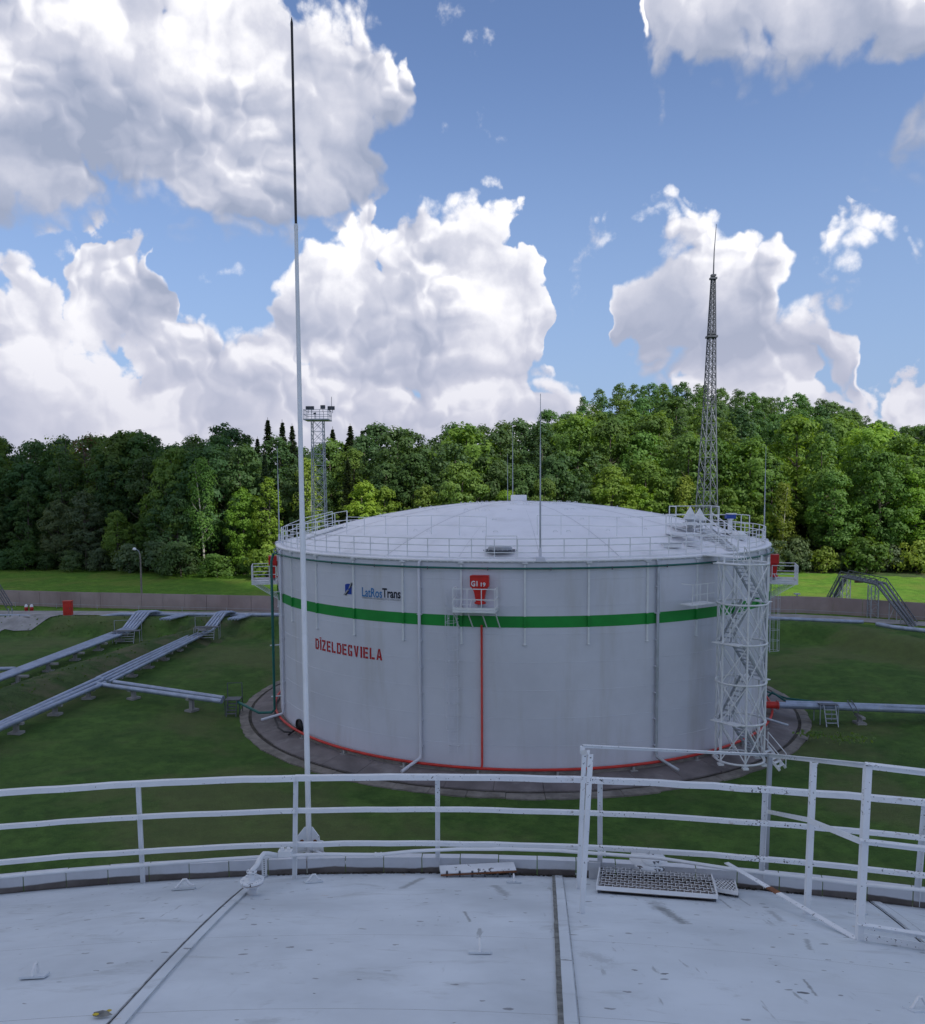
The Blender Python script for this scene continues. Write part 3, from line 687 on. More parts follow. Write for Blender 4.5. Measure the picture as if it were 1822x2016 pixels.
# ------------------------------------------------------------------ railings
def railing(pts, label, name='guard_railing', h=1.1, mids=(.37, .74), w=.045, mt=None, group=None, posts=None, toe=None, cat='railing', slack=0.):
    mt = mt or M['rail_clean']; c = sum(pts, Vector())/len(pts)
    t = thing(name, label, cat, (c.x, c.y, min(p.z for p in pts)), group)
    for i, p in enumerate(pts):
        if posts is None or i in posts:
            mb = MB(); mb.box((p.x, p.y, p.z+h/2), w, w, h, atan2(pts[min(i+1, len(pts)-1)].y-pts[max(i-1, 0)].y, pts[min(i+1, len(pts)-1)].x-pts[max(i-1, 0)].x)); obj('post', mb, mt, t)
    for hh in (h,)+tuple(mids)+((toe,) if toe else ()):
        mb = MB()
        for a, b in zip(pts, pts[1:]):
            j = Vector((0, 0, random.uniform(-slack, slack)))
            mb.bar(a+Vector((0, 0, hh)), b+Vector((0, 0, hh)), w*.8, w*(1. if hh != toe else 1.6))
        obj('rail', mb, mt, t)
    return t
rr_ = RR-.28
pts = [Vector((CB[0]+rr_*sin(a), CB[1]-rr_*cos(a), HT+.06)) for a in np.linspace(-pi*.985, pi*.985, 66)]
def span(a0, a1, n, r=rr_, z=HT+.06): return [Vector((CB[0]+r*sin(a), CB[1]-r*cos(a), z)) for a in np.linspace(a0, a1, n)]
thg = hitcyl(1418, 1090, CB, RR)[0]
railing(span(-1.45, thg, 30), 'thin pale railing along the front edge of the far tank roof', h=1.12, mids=(.4, .76), toe=.12)
railing(span(thg+.22, pi*.92, 22), 'thin pale railing behind the stair head round the right rim of the far tank roof', h=1.12, mids=(.4, .76), toe=.12)
railing(span(-pi*.96, -1.5, 18), 'thin pale railing round the left rear rim of the far tank roof', h=1.12, mids=(.4, .76), toe=.12)
def drail(px, label, h=1.1, **k):
    return railing([dome(x, y, CB) for x, y in px], label, h=h, **k)
drail([(683, 1052), (718, 1054), (760, 1052), (803, 1053), (850, 1052), (905, 1054), (958, 1056)], 'faint wire railing set back on the left half of the far tank roof', mids=(.55,), w=.035)
drail([(1058, 1053), (1105, 1053), (1160, 1054), (1215, 1056), (1265, 1055), (1312, 1052), (1352, 1062)], 'faint wire railing set back on the right half of the far tank roof', mids=(.55,), w=.035)
drail([(563, 1062), (600, 1047), (640, 1038), (655, 1034)], 'short sloping railing of the walkway at the left edge of the far roof', mids=(.55,), h=1.0)
drail([(585, 1068), (622, 1056), (660, 1044), (684, 1040)], 'second sloping railing nearer the centre on the left walkway of the far roof', mids=(.55,), h=1.15)
# roof gangway planks on the left
mb = MB(); A_ = dome(590, 1068, CB); B_ = dome(675, 1040, CB)
for k in range(12):
    q = A_.lerp(B_, (k+.5)/12); mb.bar(q+Vector((-.35, .1, .12)), q+Vector((.35, -.1, .12)), .22, .03)
mb.bar(A_+Vector((0, 0, .07)), B_+Vector((0, 0, .07)), .06, .08)
tag(obj('roof_gangway', mb, M['rail_clean']), 'short stepped gangway on the left shoulder of the far tank roof', 'gangway')
# low frame and hatch near the front rim
hp = dome(985, 1086, CB)
t = thing('roof_hatch', 'round dark-rimmed hatch under a light frame near the front of the far roof', 'hatch', hp)
mb = MB(); mb.lathe([(0, .26), (.62, .26), (.66, .2), (.66, .0)], hp, 22); obj('lid', mb, M['grey'], t)
mb = MB(); mb.lathe([(.7, .05), (.82, .05), (.82, .12), (.7, .12), (.7, .05)], hp, 22, smooth=False); obj('flange', mb, M['darksteel'], t)
mb = MB(); a = dome(957, 1096, CB); b = dome(1018, 1096, CB)
mb.bar(a, a+Vector((0, 0, 1.1)), .04, .04); mb.bar(b, b+Vector((0, 0, 1.1)), .04, .04); mb.bar(a+Vector((0, 0, 1.1)), b+Vector((0, 0, 1.1)), .04, .04); obj('frame', mb, M['rail_clean'], t)
mb = MB()
for k in range(8): mb.bar(hp+Vector((-.9+.25*k, -.9, .13)), hp+Vector((-.9+.25*k, -.5, .13)), .05, .03)
obj('grating', mb, M['grey'], t)

# vents, stair platform and fittings at the right of the far roof
for i, px in enumerate((1359, 1377.5)):
    p = dome(px, 1040, CB); p = atY(px, 1040, p.y); p.z = dz_(p.x, p.y, CB)
    top = atY(px, 996 if i == 0 else 999, p.y).z
    t = thing('breather_vent', ('left' if i == 0 else 'right')+' one of two white cone-capped vents on the far tank roof', 'vent', p, 'cone-capped roof vents')
    H_ = top-p.z; W_ = .42
    mb = MB(); mb.lathe([(0, H_), (W_*1.02, H_-.78), (W_*.98, H_-.84), (.0, H_-.8)], p, 20); obj('cone_cap', mb, M['rail_clean'], t)
    mb = MB(); mb.lathe([(.30, H_-.82), (.30, H_-1.0)], p, 16); obj('mesh_collar', mb, M['grey'], t)
    mb = MB(); mb.lathe([(.2, 0), (.2, H_-1.15), (.46, H_-1.15), (.46, H_-1.0), (0, H_-1.0)], p, 18, smooth=False); obj('stem', mb, M['rail_clean'], t)
# stepped platform behind the rail gap
def raised(label, px, lift, wx, wy, steps=True):
    p = dome(px[0], px[1], CB); t = thing('service_platform', label, 'platform', p)
    zt_ = p.z+lift
    mb = MB(); mb.box((p.x, p.y, zt_), wx, wy, .05); obj('deck', mb, M['rail_clean'], t)
    for i in (-1, 1):
        for j in (-1, 1):
            q = Vector((p.x+i*wx/2, p.y+j*wy/2, 0)); z0 = dz_(q.x, q.y, CB); mb = MB(); mb.box((q.x, q.y, (z0+zt_+1.1)/2), .05, .05, zt_+1.1-z0); obj('post', mb, M['rail_clean'], t)
    for h in (.55, 1.1):
        mb = MB(); c = [Vector((p.x+i*wx/2, p.y+j*wy/2, zt_+h)) for i, j in ((-1, -1), (-1, 1), (1, 1), (1, -1))]
        for a, b in zip(c, c[1:]): mb.bar(a, b, .045, .045)
        obj('rail', mb, M['rail_clean'], t)
    if steps:
        for k in range(4):
            mb = MB(); mb.box((p.x+wx/2*.2, p.y-wy/2-.22*(k+1), zt_-.2*(k+1)), .8, .24, .04); obj('step', mb, M['rail_clean'], t)
    return t
raised('raised white platform with rails around the two cone vents', (1366, 1048), .5, 2.6, 1.6)
raised('lower stepped platform with rails below the cone vents', (1345, 1062), .35, 1.7, 1.3)
raised('small railed platform round the blue-topped gauge on the far roof', (1437, 1052), .15, 2.0, 1.6, False)
gp = dome(1438, 1050, CB); gp = atY(1438, 1050, gp.y); gp.z = dz_(gp.x, gp.y, CB); gt = atY(1438, 1013, gp.y).z
t = thing('level_gauge', 'white gauge post with a dark blue cap at the right of the far roof', 'gauge', gp)
mb = MB(); mb.lathe([(.45, 0), (.45, .16), (.16, .2), (.13, gt-gp.z-.35), (.2, gt-gp.z-.35), (.2, gt-gp.z-.25), (0, gt-gp.z-.25)], gp, 16, smooth=False); obj('stem', mb, M['rail_clean'], t)
mb = MB(); mb.box((gp.x, gp.y, gt-.12), .62, .42, .28); ghd = obj('head', mb, M['bluecap'], t)
mb = MB(); mb.box((gp.x+.06, gp.y, gt+.05), .6, .44, .07); obj('head_cover', mb, M['rail_clean'], ghd)
gw = [dome(1330, 1082, CB), dome(1395, 1052, CB)]
a = dome(1300, 1092, CB); b = dome(1375, 1060, CB)
t = thing('roof_stairs', 'low white stairs climbing from the stair tower head towards the vents', 'stairs', a)
st0 = WB(thg+.10, HT+.2, -.3); st1 = dome(1390, 1052, CB)+Vector((0, 0, .3))
dv = (st1-st0); sd = dv.normalized().cross(Vector((0, 0, 1))).normalized()
for k in range(12):
    q = st0.lerp(st1, k/11); mb = MB(); mb.bar(q-sd*.4, q+sd*.4, .26, .04); obj('step', mb, M['rail_clean'], t)
for s_ in (-.42, .42):
    mb = MB(); mb.bar(st0+sd*s_, st1+sd*s_, .05, .16); obj('stringer', mb, M['rail_clean'], t)
    for hh in (.5, 1.0):
        mb = MB(); mb.bar(st0+sd*s_+Vector((0, 0, hh)), st1+sd*s_+Vector((0, 0, hh)), .04, .04); obj('rail', mb, M['rail_clean'], t)
    for k in range(5):
        q = st0.lerp(st1, k/4)+sd*s_; mb = MB(); mb.bar(q, q+Vector((0, 0, 1.0)), .045, .045); obj('post', mb, M['rail_clean'], t)
# small hatches and cleats over the roof
for i, (x, y, lab) in enumerate(((1322, 1078, 'flat box hatch on the far roof between the front rail and the wire railing'), (1455, 1062, 'white pot-shaped valve at the right of the gauge platform'), (1420, 1067, 'grey-lidded manway just left of the gauge on the far roof'))):
    p = dome(x, y, CB); t = thing('roof_fitting', lab, 'hatch' if i != 1 else 'valve', p)
    mb = MB()
    if i == 0: mb.box(p+Vector((0, 0, .12)), 1.0, .6, .2)
    else: mb.lathe([(.38, 0), (.38, .2), (.5, .2), (.5, .27)], p, 18, smooth=False)
    obj('body', mb, M['rail_clean'], t)
    mb = MB()
    if i == 0: mb.box(p+Vector((0, 0, .24)), 1.06, .66, .03)
    else: mb.lathe([(.5, .28), (.48, .34), (0, .36+.2*(i == 1))], p, 18)
    obj('lid', mb, M['grey'] if i != 1 else M['rail_clean'], t)
mb = MB(); cr = random.Random(3)
for k in range(150):
    a, r = cr.uniform(-pi, pi), cr.choice((4.2, 7.2, 10.2, 12.8, 15.2)); x, y = CB[0]+r*sin(a), CB[1]-r*cos(a); z = dz_(x, y, CB)
    t_ = Vector((cos(a), sin(a), 0))*.13
    p = Vector((x, y, z)); mb.tube([p-t_, p-t_*.8+Vector((0, 0, .09)), p+t_*.8+Vector((0, 0, .09)), p+t_], .018, 5)
obj('lifting_lugs', mb, M['rail_clean'], tank, kind='stuff')
mb = MB()
for k in range(170):
    a = -pi*.6+k*1.2*pi/170; mb.box(WB(a, HT+.02, .06), .05, .07, .12, a)
obj('rim_cleats', mb, M['roofB'], tank, kind='stuff')

# rods on the far tank roof
def rod(px, yt, yb, label, Y=None, r0=.035, base=True, th=None):
    if th is not None: b = WB(th, HT+.02, -.12); 
    elif Y is not None: b = atY(px, yb, Y)
    top = atY(px, yt, b.y).z
    t = thing('lightning_rod', label, 'lightning rod', b, 'thin lightning rods round the far tank')
    mb = MB(); L = top-b.z; mb.tube([b, b+Vector((0, 0, L*.35)), b+Vector((0, 0, L*.36)), b+Vector((0, 0, L*.7)), b+Vector((0, 0, L*.71)), b+Vector((0, 0, L))], [r0, r0, r0*.75, r0*.7, r0*.45, r0*.3], 7); obj('pole', mb, M['galv'], t)
    if base:
        mb = MB(); mb.lathe([(.38, 0), (.30, .22), (.1, .24)], b, 4, smooth=False); mb.lathe([(.09, .2), (.07, .7), (.04, .72)], b, 8); obj('foot', mb, M['shell'], t)
rod(1064.5, 775, 1096, 'tall thin lightning rod with a splayed foot on the front roof rim', th=hitcyl(1064.5, 1096, CB, RR)[0], r0=.05)
rod(557, 878, 1060, 'thin lightning rod at the left end of the far tank roof', th=-1.42, r0=.045)
rod(1488, 878, 1050, 'thin lightning rod rising from the right rim of the far tank roof', th=1.40, r0=.045)
rod(1010, 828, 1000, 'thin pole seen just behind the top of the far roof, right-hand one', Y=CB[1]+RR-.3, r0=.045, base=False)
rod(1000, 893, 1000, 'shortest thin pole just behind the top of the far roof', Y=CB[1]+RR-.1, r0=.035, base=False)

# foam pourers with their platforms
def foam(th, zf, labels, number=False, dep=1.1):
    n_ = Vector((sin(th), -cos(th), 0)); t_ = Vector((cos(th), sin(th), 0)); Z = Vector((0, 0, 1)); o = WB(th, zf, 0)
    def L(a, b, c): return o+t_*a+n_*b+Z*c
    pf = thing('wall_platform', labels[0], 'platform', o)
    x0 = -1.2; x1 = 1.0
    mb = MB(); mb.box(L((x0+x1)/2, dep/2, 0), x1-x0, dep, .05, ax=(t_, n_, Z)); obj('deck', mb, M['rail_clean'], pf)
    mb = MB()
    mb.bar(L(x0, dep, -.02), L(x1, dep, -.02), .06, .12); mb.bar(L(x0, 0.02, -.02), L(x0, dep, -.02), .06, .12); mb.bar(L(x1, 0.02, -.02), L(x1, dep, -.02), .06, .12); obj('deck_frame', mb, M['rail_clean'], pf)
    ps = [(x0, .12), (x0, dep), (-.45, dep), (.3, dep), (x1, dep), (x1, .55), (x1, .12)]
    for a, b in ps:
        mb = MB(); mb.bar(L(a, b, 0), L(a, b, 1.15), .045, .045); obj('post', mb, M['rail_clean'], pf)
    for h in (.12, .6, 1.15):
        mb = MB(); c = [L(x0, .12, h), L(x0, dep, h), L(x1, dep, h), L(x1, .12, h)]
        for p, q in zip(c, c[1:]): mb.bar(p, q, .04, .045 if h > .2 else .12)
        obj('rail', mb, M['rail_clean'], pf)
    for a in (x0, -.45, .3, x1):
        mb = MB(); mb.bar(L(a, dep*.92, -.06), L(a+.12, .02, -1.05), .05, .05); obj('strut', mb, M['rail_clean'], pf)
    mb = MB(); mb.bar(L(-.95, .55, 0), L(-.88, .3, .5), .035, .035); mb.bar(L(-.42, .55, 0), L(-.36, .3, .5), .035, .035)
    mb.bar(L(-.88, .3, .5), L(-.36, .3, .5), .035, .035); mb.bar(L(-.92, .42, .25), L(-.39, .42, .25), .035, .035); obj('step_stool', mb, M['rail_clean'], pf)
    f = thing('foam_pourer', labels[1], 'foam pourer', o+n_*.3)
    # box horn, funnel, neck
    mb = MB(); R_ = .0
    def sect(w, d, z, yc=.32): return [L(-w/2+.1, yc-d/2, z), L(w/2+.1, yc-d/2, z), L(w/2+.1, yc+d/2, z), L(-w/2+.1, yc+d/2, z)]
    prof = [(.92, .5, 1.78), (.92, .5, 1.22), (.86, .46, 1.18), (.60, .40, .95), (.46, .36, .58), (.40, .34, .42), (.40, .34, .28)]
    vs = []
    for w_, d_, z_ in prof: vs += sect(w_, d_, z_, .3)
    mb.add(vs, [(i*4+k, i*4+(k+1) % 4, (i+1)*4+(k+1) % 4, (i+1)*4+k)[::-1] for i in range(len(prof)-1) for k in range(4)]); mb.add(sect(.92, .5, 1.78, .3), [(0, 1, 2, 3)])
    horn = obj('horn', mb, M['red'], f)
    mb = MB(); mb.slab([L(-.40, .553, 1.30), L(.60, .553, 1.30), L(.60, .553, 1.80), L(-.40, .553, 1.80)], n=n_*.01)
    mb = MB()
    for a, b in (((-.37, 1.78), (.57, 1.78)), ((.57, 1.78), (.57, 1.2)), ((-.37, 1.78), (-.37, 1.2))): mb.bar(L(a[0], .565, a[1]), L(b[0], .565, b[1]), .05, .05)
    obj('horn_rim', mb, M['red'], horn)
    mb = MB(); mb.lathe([(.0, .28), (.30, .28), (.30, .20), (.19, .19), (.17, .16), (0, .16)], L(.1, .3, .1), 18, smooth=False); obj('flange', mb, M['red'], f)
    mb = MB(); mb.lathe([(.14, .0), (.14, .27)], L(.1, .3, .02), 14); obj('inlet', mb, M['grey'], f)
    mb = MB(); mb.bar(L(.1, .3, .9), L(.1, .0, 1.4), .3, .25); obj('inlet_duct', mb, M['red'], f)
    if number:
        for txt, a, w_, h_ in (('G1', -.33, .34, .28), ('19', .18, .26, .2)):
            vs, fs = text_polys(txt, .03); xs = [v[0] for v in vs]; lo, hi = min(xs), max(xs)
            mb = MB(); mb.add([L(a+(v[0]-lo)/(hi-lo)*w_, .575, 1.24+v[1]/.72*h_) for v in vs], fs); obj('number', mb, M['rail_clean'], horn)
def ladder(th, z0, z1, label, zc0, side=0.):
    n_ = Vector((sin(th), -cos(th), 0)); t_ = Vector((cos(th), sin(th), 0)); o = WB(th, 0, .22)
    t = thing('caged_ladder', label, 'ladder', o+Vector((0, 0, z0)))
    for s_ in (-.25, .25):
        mb = MB(); mb.bar(o+t_*s_+Vector((0, 0, z0)), o+t_*s_+Vector((0, 0, z1)), .03, .03); obj('side_rail', mb, M['shell'], t)
        for z in np.arange(z0+.4, z1, 2.3):
            mb = MB(); mb.bar(o+t_*s_+Vector((0, 0, z)), o+t_*s_-n_*.24+Vector((0, 0, z)), .04, .04); obj('bracket', mb, M['rail_clean'], t)
    for z in np.arange(z0+.15, z1, .32):
        mb = MB(); mb.bar(o-t_*.25+Vector((0, 0, z)), o+t_*.25+Vector((0, 0, z)), .012, .012); obj('rung', mb, M['shell'], t)
    def hoop(z): return [o+t_*(.36*cos(a))*(1)+n_*(.0+.62*sin(a))+Vector((0, 0, z)) for a in np.linspace(0, pi, 11)]
    for z in np.arange(zc0, z1+.01, .72):
        mb = MB(); hp_ = [o-t_*-.25+Vector((0, 0, z))]+hoop(z)+[o-t_*.25+Vector((0, 0, z))]; mb.tube(hp_, .011, 5); obj('hoop', mb, M['shell'], t)
    for a in (.12, .3, .5, .7, .88):
        q = t_*.36*cos(a*pi)+n_*.62*sin(a*pi); mb = MB(); mb.bar(o+q+Vector((0, 0, zc0)), o+q+Vector((0, 0, z1)), .018, .010); obj('cage_bar', mb, M['shell'], t)
thf, zf, _ = hitcyl(944, 1197, CB, RR)
zf = atY(944, 1205, WB(thf, 0, 1.0).y).z+.05
foam(thf, zf, ('railed platform on the tank front below the red numbered horn', 'red funnel-shaped foam horn numbered G1 19 on the tank front'), True)
ladder(thf-.082, 1.0, zf+1.0, 'white caged ladder dropping from the front platform down the tank wall', 2.4)
foam(1.28, zf, ('railed platform standing out at the right edge of the tank', 'red foam horn at the right edge of the tank'), dep=1.7)
ladder(1.33, 3.9, zf+.2, 'thin caged ladder hanging below the platform at the right edge of the tank', 4.0)
foam(-1.36, zf, ('railed platform standing out at the left edge of the tank', 'red foam horn half hidden at the left edge of the tank'), dep=1.7)

# ------------------------------------------------------------------ stair tower
TR = 1.32
lo_, hi_ = .3, 1.4
for _ in range(40):
    thT = (lo_+hi_)/2; TC = Vector((CB[0]+(RR+TR+.75)*sin(thT), CB[1]-(RR+TR+.75)*cos(thT), .2))
    if pix(TC)[0] < 1456: lo_ = thT
    else: hi_ = thT
tw = thing('stair_tower', 'open white steel stair tower with ring frames and cross bracing beside the tank', 'stair tower', TC)
lev = [.35+i*(HT-.6)/5 for i in range(6)]
pa = [thT+.35+k*pi/3 for k in range(6)]
def TP(a, z, r=TR): return Vector((TC.x+r*sin(a), TC.y-r*cos(a), z))
for a in pa:
    mb = MB(); mb.tube([TP(a, .25), TP(a, HT+.1)], .055, 8); obj('column', mb, M['rail_clean'], tw)
    mb = MB(); mb.box(TP(a, .19), .3, .3, .1); obj('foot_plate', mb, M['rail_clean'], tw)
for i, z in enumerate(lev):
    mb = MB(); mb.add([], []); rg = [(TC.x, TC.y)]
    n = 36; vs = []
    for r, zz in ((TR+.05, z-.05), (TR+.05, z+.05), (TR-.02, z+.05), (TR-.02, z-.05)):
        vs += [TP(2*pi*k/n, zz, r) for k in range(n)]
    mb.add(vs, [(j*n+k, j*n+(k+1) % n, ((j+1) % 4)*n+(k+1) % n, ((j+1) % 4)*n+k) for j in range(4) for k in range(n)], True)
    obj('ring', mb, M['rail_clean'], tw)
for i in range(5):
    for k in range(6):
        a, b = pa[k], pa[(k+1) % 6]
        if True:
            for s_, (u_, v_) in enumerate(((a, b), (b, a))):
                if s_ == 1 and cos((a+b)/2 if b > a else a+pi/6) < -.1: continue
                mb = MB(); mb.bar(TP(u_, lev[i]+.08, TR-.01*s_), TP(v_, lev[i+1]-.08, TR-.01*s_), .05, .05); obj('brace', mb, M['rail_clean'], tw)
radd = Vector((sin(thT), -cos(thT), 0)); tand = Vector((cos(thT), sin(thT), 0))
for i in range(5):
    s_ = 1 if i % 2 == 0 else -1; z0, z1 = lev[i]+.02, lev[i+1]+.02
    A_ = Vector((TC.x, TC.y, z0))+tand*s_*1.0+radd*.35*s_; B_ = Vector((TC.x, TC.y, z1))-tand*s_*.85+radd*.35*s_
    w = radd*.33
    for q in (-1, 1):
        mb = MB(); mb.bar(A_+w*q, B_+w*q, .05, .14); obj('stringer', mb, M['galv'], tw)
        mb = MB(); mb.bar(A_+w*q+Vector((0, 0, .95)), B_+w*q+Vector((0, 0, .95)), .04, .04); mb.bar(A_+w*q+Vector((0, 0, .5)), B_+w*q+Vector((0, 0, .5)), .03, .03); obj('handrail', mb, M['rail_clean'], tw)
        for f_ in (0, .5, 1):
            p = A_.lerp(B_, f_)+w*q; mb = MB(); mb.bar(p, p+Vector((0, 0, .95)), .035, .035); obj('baluster', mb, M['rail_clean'], tw)
    for k in range(1, 9):
        p = A_.lerp(B_, k/9); mb = MB(); mb.bar(p-w, p+w, .2, .03); obj('step', mb, M['galv'], tw)
    # landing at the head of the flight
    mb = MB(); c = Vector((TC.x, TC.y, z1))-tand*s_*1.15; mb.box(c, .62, 1.7, .04, ax=(tand, radd, Vector((0, 0, 1)))); obj('landing', mb, M['rail_clean'], tw)
# gangway from the top ring to the roof, and the small one at the fourth ring
mb = MB(); c = TC+Vector((0, 0, HT+.05-TC.z)); mb.bar(c, WB(thT-.03, HT+.1, -.5), 1.0, .05); obj('gangway', mb, M['rail_clean'], tw)
for q in (-.5, .5):
    mb = MB()
    for hh in (.5, 1.05): mb.bar(c+tand*q+Vector((0, 0, hh)), WB(thT-.03, HT+.1, -.5)+tand*q+Vector((0, 0, hh)), .04, .04)
    mb.bar(c+tand*q, c+tand*q+Vector((0, 0, 1.05)), .045, .045); obj('gangway_rail', mb, M['rail_clean'], tw)
mb = MB(); c = Vector((TC.x, TC.y, lev[4]))-tand*2.2-radd*1.2; mb.box(c, 1.9, .8, .05, ax=(tand, radd, Vector((0, 0, 1)))); obj('side_landing', mb, M['rail_clean'], tw)
mb = MB()
for q in (-.9, -.3, .3): mb.bar(c+tand*q+radd*.38, c+tand*q+radd*.38+Vector((0, 0, 1.1)), .04, .04)
for hh in (.55, 1.1): mb.bar(c-tand*.9+radd*.38+Vector((0, 0, hh)), c+tand*.9+radd*.38+Vector((0, 0, hh)), .035, .035)
mb.bar(c-tand*.9+radd*.38+Vector((0, 0, 1.1)), c-tand*.9-radd*.38+Vector((0, 0, 1.1)), .035, .035); obj('side_rail', mb, M['rail_clean'], tw)
# short flight from the ring down to the apron edge
A_ = TP(thT+.75, .45); B_ = A_+Vector((.7, -.8, -.42)); B_.z = .05; A_.z = 1.0
t = thing('entry_steps', 'short white metal steps at the foot of the stair tower', 'steps', B_); sdv = (B_-A_).normalized().cross(Vector((0, 0, 1))).normalized()*.32
for q in (-1, 1):
    mb = MB(); mb.bar(A_+sdv*q, B_+sdv*q, .04, .14); obj('stringer', mb, M['rail_clean'], t)
    mb = MB(); mb.bar(A_+sdv*q+Vector((0, 0, .8)), B_+sdv*q+Vector((0, 0, .8)), .035, .035); mb.bar(A_+sdv*q, A_+sdv*q+Vector((0, 0, .8)), .035, .035); mb.bar(B_+sdv*q, B_+sdv*q+Vector((0, 0, .8)), .035, .035); obj('handrail', mb, M['rail_clean'], t)
for k in range(1, 6):
    p = A_.lerp(B_, k/6); mb = MB(); mb.bar(p-sdv, p+sdv, .18, .03); obj('step', mb, M['rail_clean'], t)
# ================================================================== the tank roof we stand on
def RA(th, r, z): return Vector((CA[0]+r*sin(th), CA[1]+r*cos(th), z))
def thA(x, r, z):
    lo, hi = -1.45, 1.45
    for _ in range(50):
        md = (lo+hi)/2; p = RA(md, r, z)
        px = pix(p)[0] if p.y > .3 else (-9e9 if md < 0 else 9e9)
        if px < x: lo = md
        else: hi = md
    return (lo+hi)/2
def DA(x, y): return dome(x, y, CA)
def zA(x, y): return dz_(x, y, CA)
def onpost(P, y):
    lo, hi = HT-1, HT+22
    for _ in range(40):
        md = (lo+hi)/2
        if pix((P.x, P.y, md))[1] > y: lo = md
        else: hi = md
    return Vector((P.x, P.y, (lo+hi)/2))
near = thing('near_tank', 'weathered pale grey domed tank roof in the foreground', 'storage tank', (CA[0], CA[1], 0))
mb = MB(); N = 120
ring = [RA(2*pi*i/N, RR, 0) for i in range(N)]
mb.add([(p.x, p.y, z) for z in (0, 4, 8, HT) for p in ring], [(k*N+i, (k+1)*N+i, (k+1)*N+(i+1) % N, k*N+(i+1) % N) for k in range(3) for i in range(N)], True)
obj('shell', mb, M['shell'], near)
NSA = 36; thm_ = thA(1089, RR, HT)
dA = 2*pi/NSA
def fan(r0, r1, a0, a1, lift, nr_=4, na=4):
    vs = []
    for i in range(nr_+1):
        r = r0+(r1-r0)*i/nr_
        for k in range(na+1):
            p = RA(a0+(a1-a0)*k/na, r, 0); vs.append((p.x, p.y, zA(p.x, p.y)+lift(r, k/na)))
    return vs, [(i*(na+1)+k, (i+1)*(na+1)+k, (i+1)*(na+1)+k+1, i*(na+1)+k+1) for i in range(nr_) for k in range(na)]
rings = [.5, 5.2, 9.3, 12.95, 14.35, RR-.01]
for s_ in range(NSA):
    for j in range(5):
        r0, r1 = rings[j]+.0013, rings[j+1]-.0013; g0 = .006/max(r0, 1)
        a0, a1 = thm_+dA*s_, thm_+dA*(s_+1); w1, w2, ph = random.uniform(.004, .012), random.uniform(.004, .012), random.uniform(0, 6)
        vs, fs = fan(r0, r1, a0+.0004, a1-.0004, lambda r, t: (w1*sin(r*1.7+ph)*sin(pi*t)+w2*sin(2*pi*t)*sin(r*2.3))*sin(pi*min(1, max(0, (r-r0)/(r1-r0)))), 8, 6)
        mb = MB(); mb.add(vs, fs, True); obj('roof_plate', mb, M['roofA'], near)
    a = thm_+dA*s_; mid = s_ in (0,)
    # cover strip over the radial joint, sealant line on its left side
    mb = MB(); vs = []
    rs = np.linspace(1.2, RR-.06, 40)
    for r in rs:
        for o_, l_ in ((.022, .013), (.090, .014)):
            p = RA(a+o_/r, r, 0); vs.append((p.x, p.y, zA(p.x, p.y)+l_))
    for r in rs:
        for o_ in (.018, .094):
            p = RA(a+o_/r, r, 0); vs.append((p.x, p.y, zA(p.x, p.y)+.001))
    K = len(rs); f_ = []
    for i in range(K-1):
        f_ += [(2*i, 2*i+2, 2*i+3, 2*i+1), (2*K+2*i, 2*K+2*i+2, 2*i+2, 2*i), (2*i+1, 2*i+3, 2*K+2*i+3, 2*K+2*i+1)]
    mb.add(vs, f_); obj('cover_strip', mb, M['roofA'], near)
    for side, wd in ((0, .024 if mid else .008), (1, .004)):
        mb = MB(); vs = []; rs2 = np.linspace(1.2, RR-.06, 150)
        for r in rs2:
            c_ = .006 if side == 0 else .098
            e0 = c_-wd/2-random.uniform(0, wd*.25); e1 = c_+wd/2+random.uniform(0, wd*.25)
            for o_ in (e0, e1):
                p = RA(a+o_/r, r, 0); vs.append((p.x, p.y, zA(p.x, p.y)+.0125))
        mb.add(vs, [(2*i, 2*i+2, 2*i+3, 2*i+1) for i in range(len(rs2)-1)]); obj('sealant', mb, M['seal'] if mid and side == 0 else M['seamline'], near)
mb = MB(); vs, fs = fan(.4, RR-.02, 0, 2*pi, lambda r, t: -.03, 10, 72); mb.add(vs, fs, True); obj('roof_underlay', mb, M['seal'], near)
mb = MB(); mb.lathe([(0, .3), (.5, .3), (.6, .2), (.6, -.1)], (CA[0], CA[1], HT+RISE), 20); obj('centre_cap', mb, M['roofA'], near)

# curb plates round the rim: painted above, grimy at the foot
def curb_fn(g, P, c):
    z = g.new('ShaderNodeSeparateXYZ'); g.put(z.inputs[0], P); z = g.m('SUBTRACT', z.outputs[2], HT)
    n = g.noise(P, 2.2, 5, .6); n2 = g.noise(P, 1.0, 2, .5)
    e = g.m('ADD', g.m('MULTIPLY_ADD', n, .045, .055), g.m('MULTIPLY', g.m('SUBTRACT', n2, .5), .10))
    k = g.sm(g.m('SUBTRACT', z, e), -.008, .008, 1, 0)
    d = g.mix(g.sm(n, .35, .65), (.10, .085, .078), (.18, .16, .15))
    d = g.mix(g.sm(z, .0, .03, .8, 0), d, (.03, .025, .02))
    return g.mix(k, c, d), g.m('MULTIPLY_ADD', k, .3, .5)
M['curb'] = mat('curb_paint', (.60, .62, .66), .5, var=.06, scale=3, stain=(.36, .36, .36), sscale=3, samt=.35, coord='World', fn=curb_fn)
rc = RR-.03; npl = int(2*pi*rc/.39); plate = 0; extra = MB()
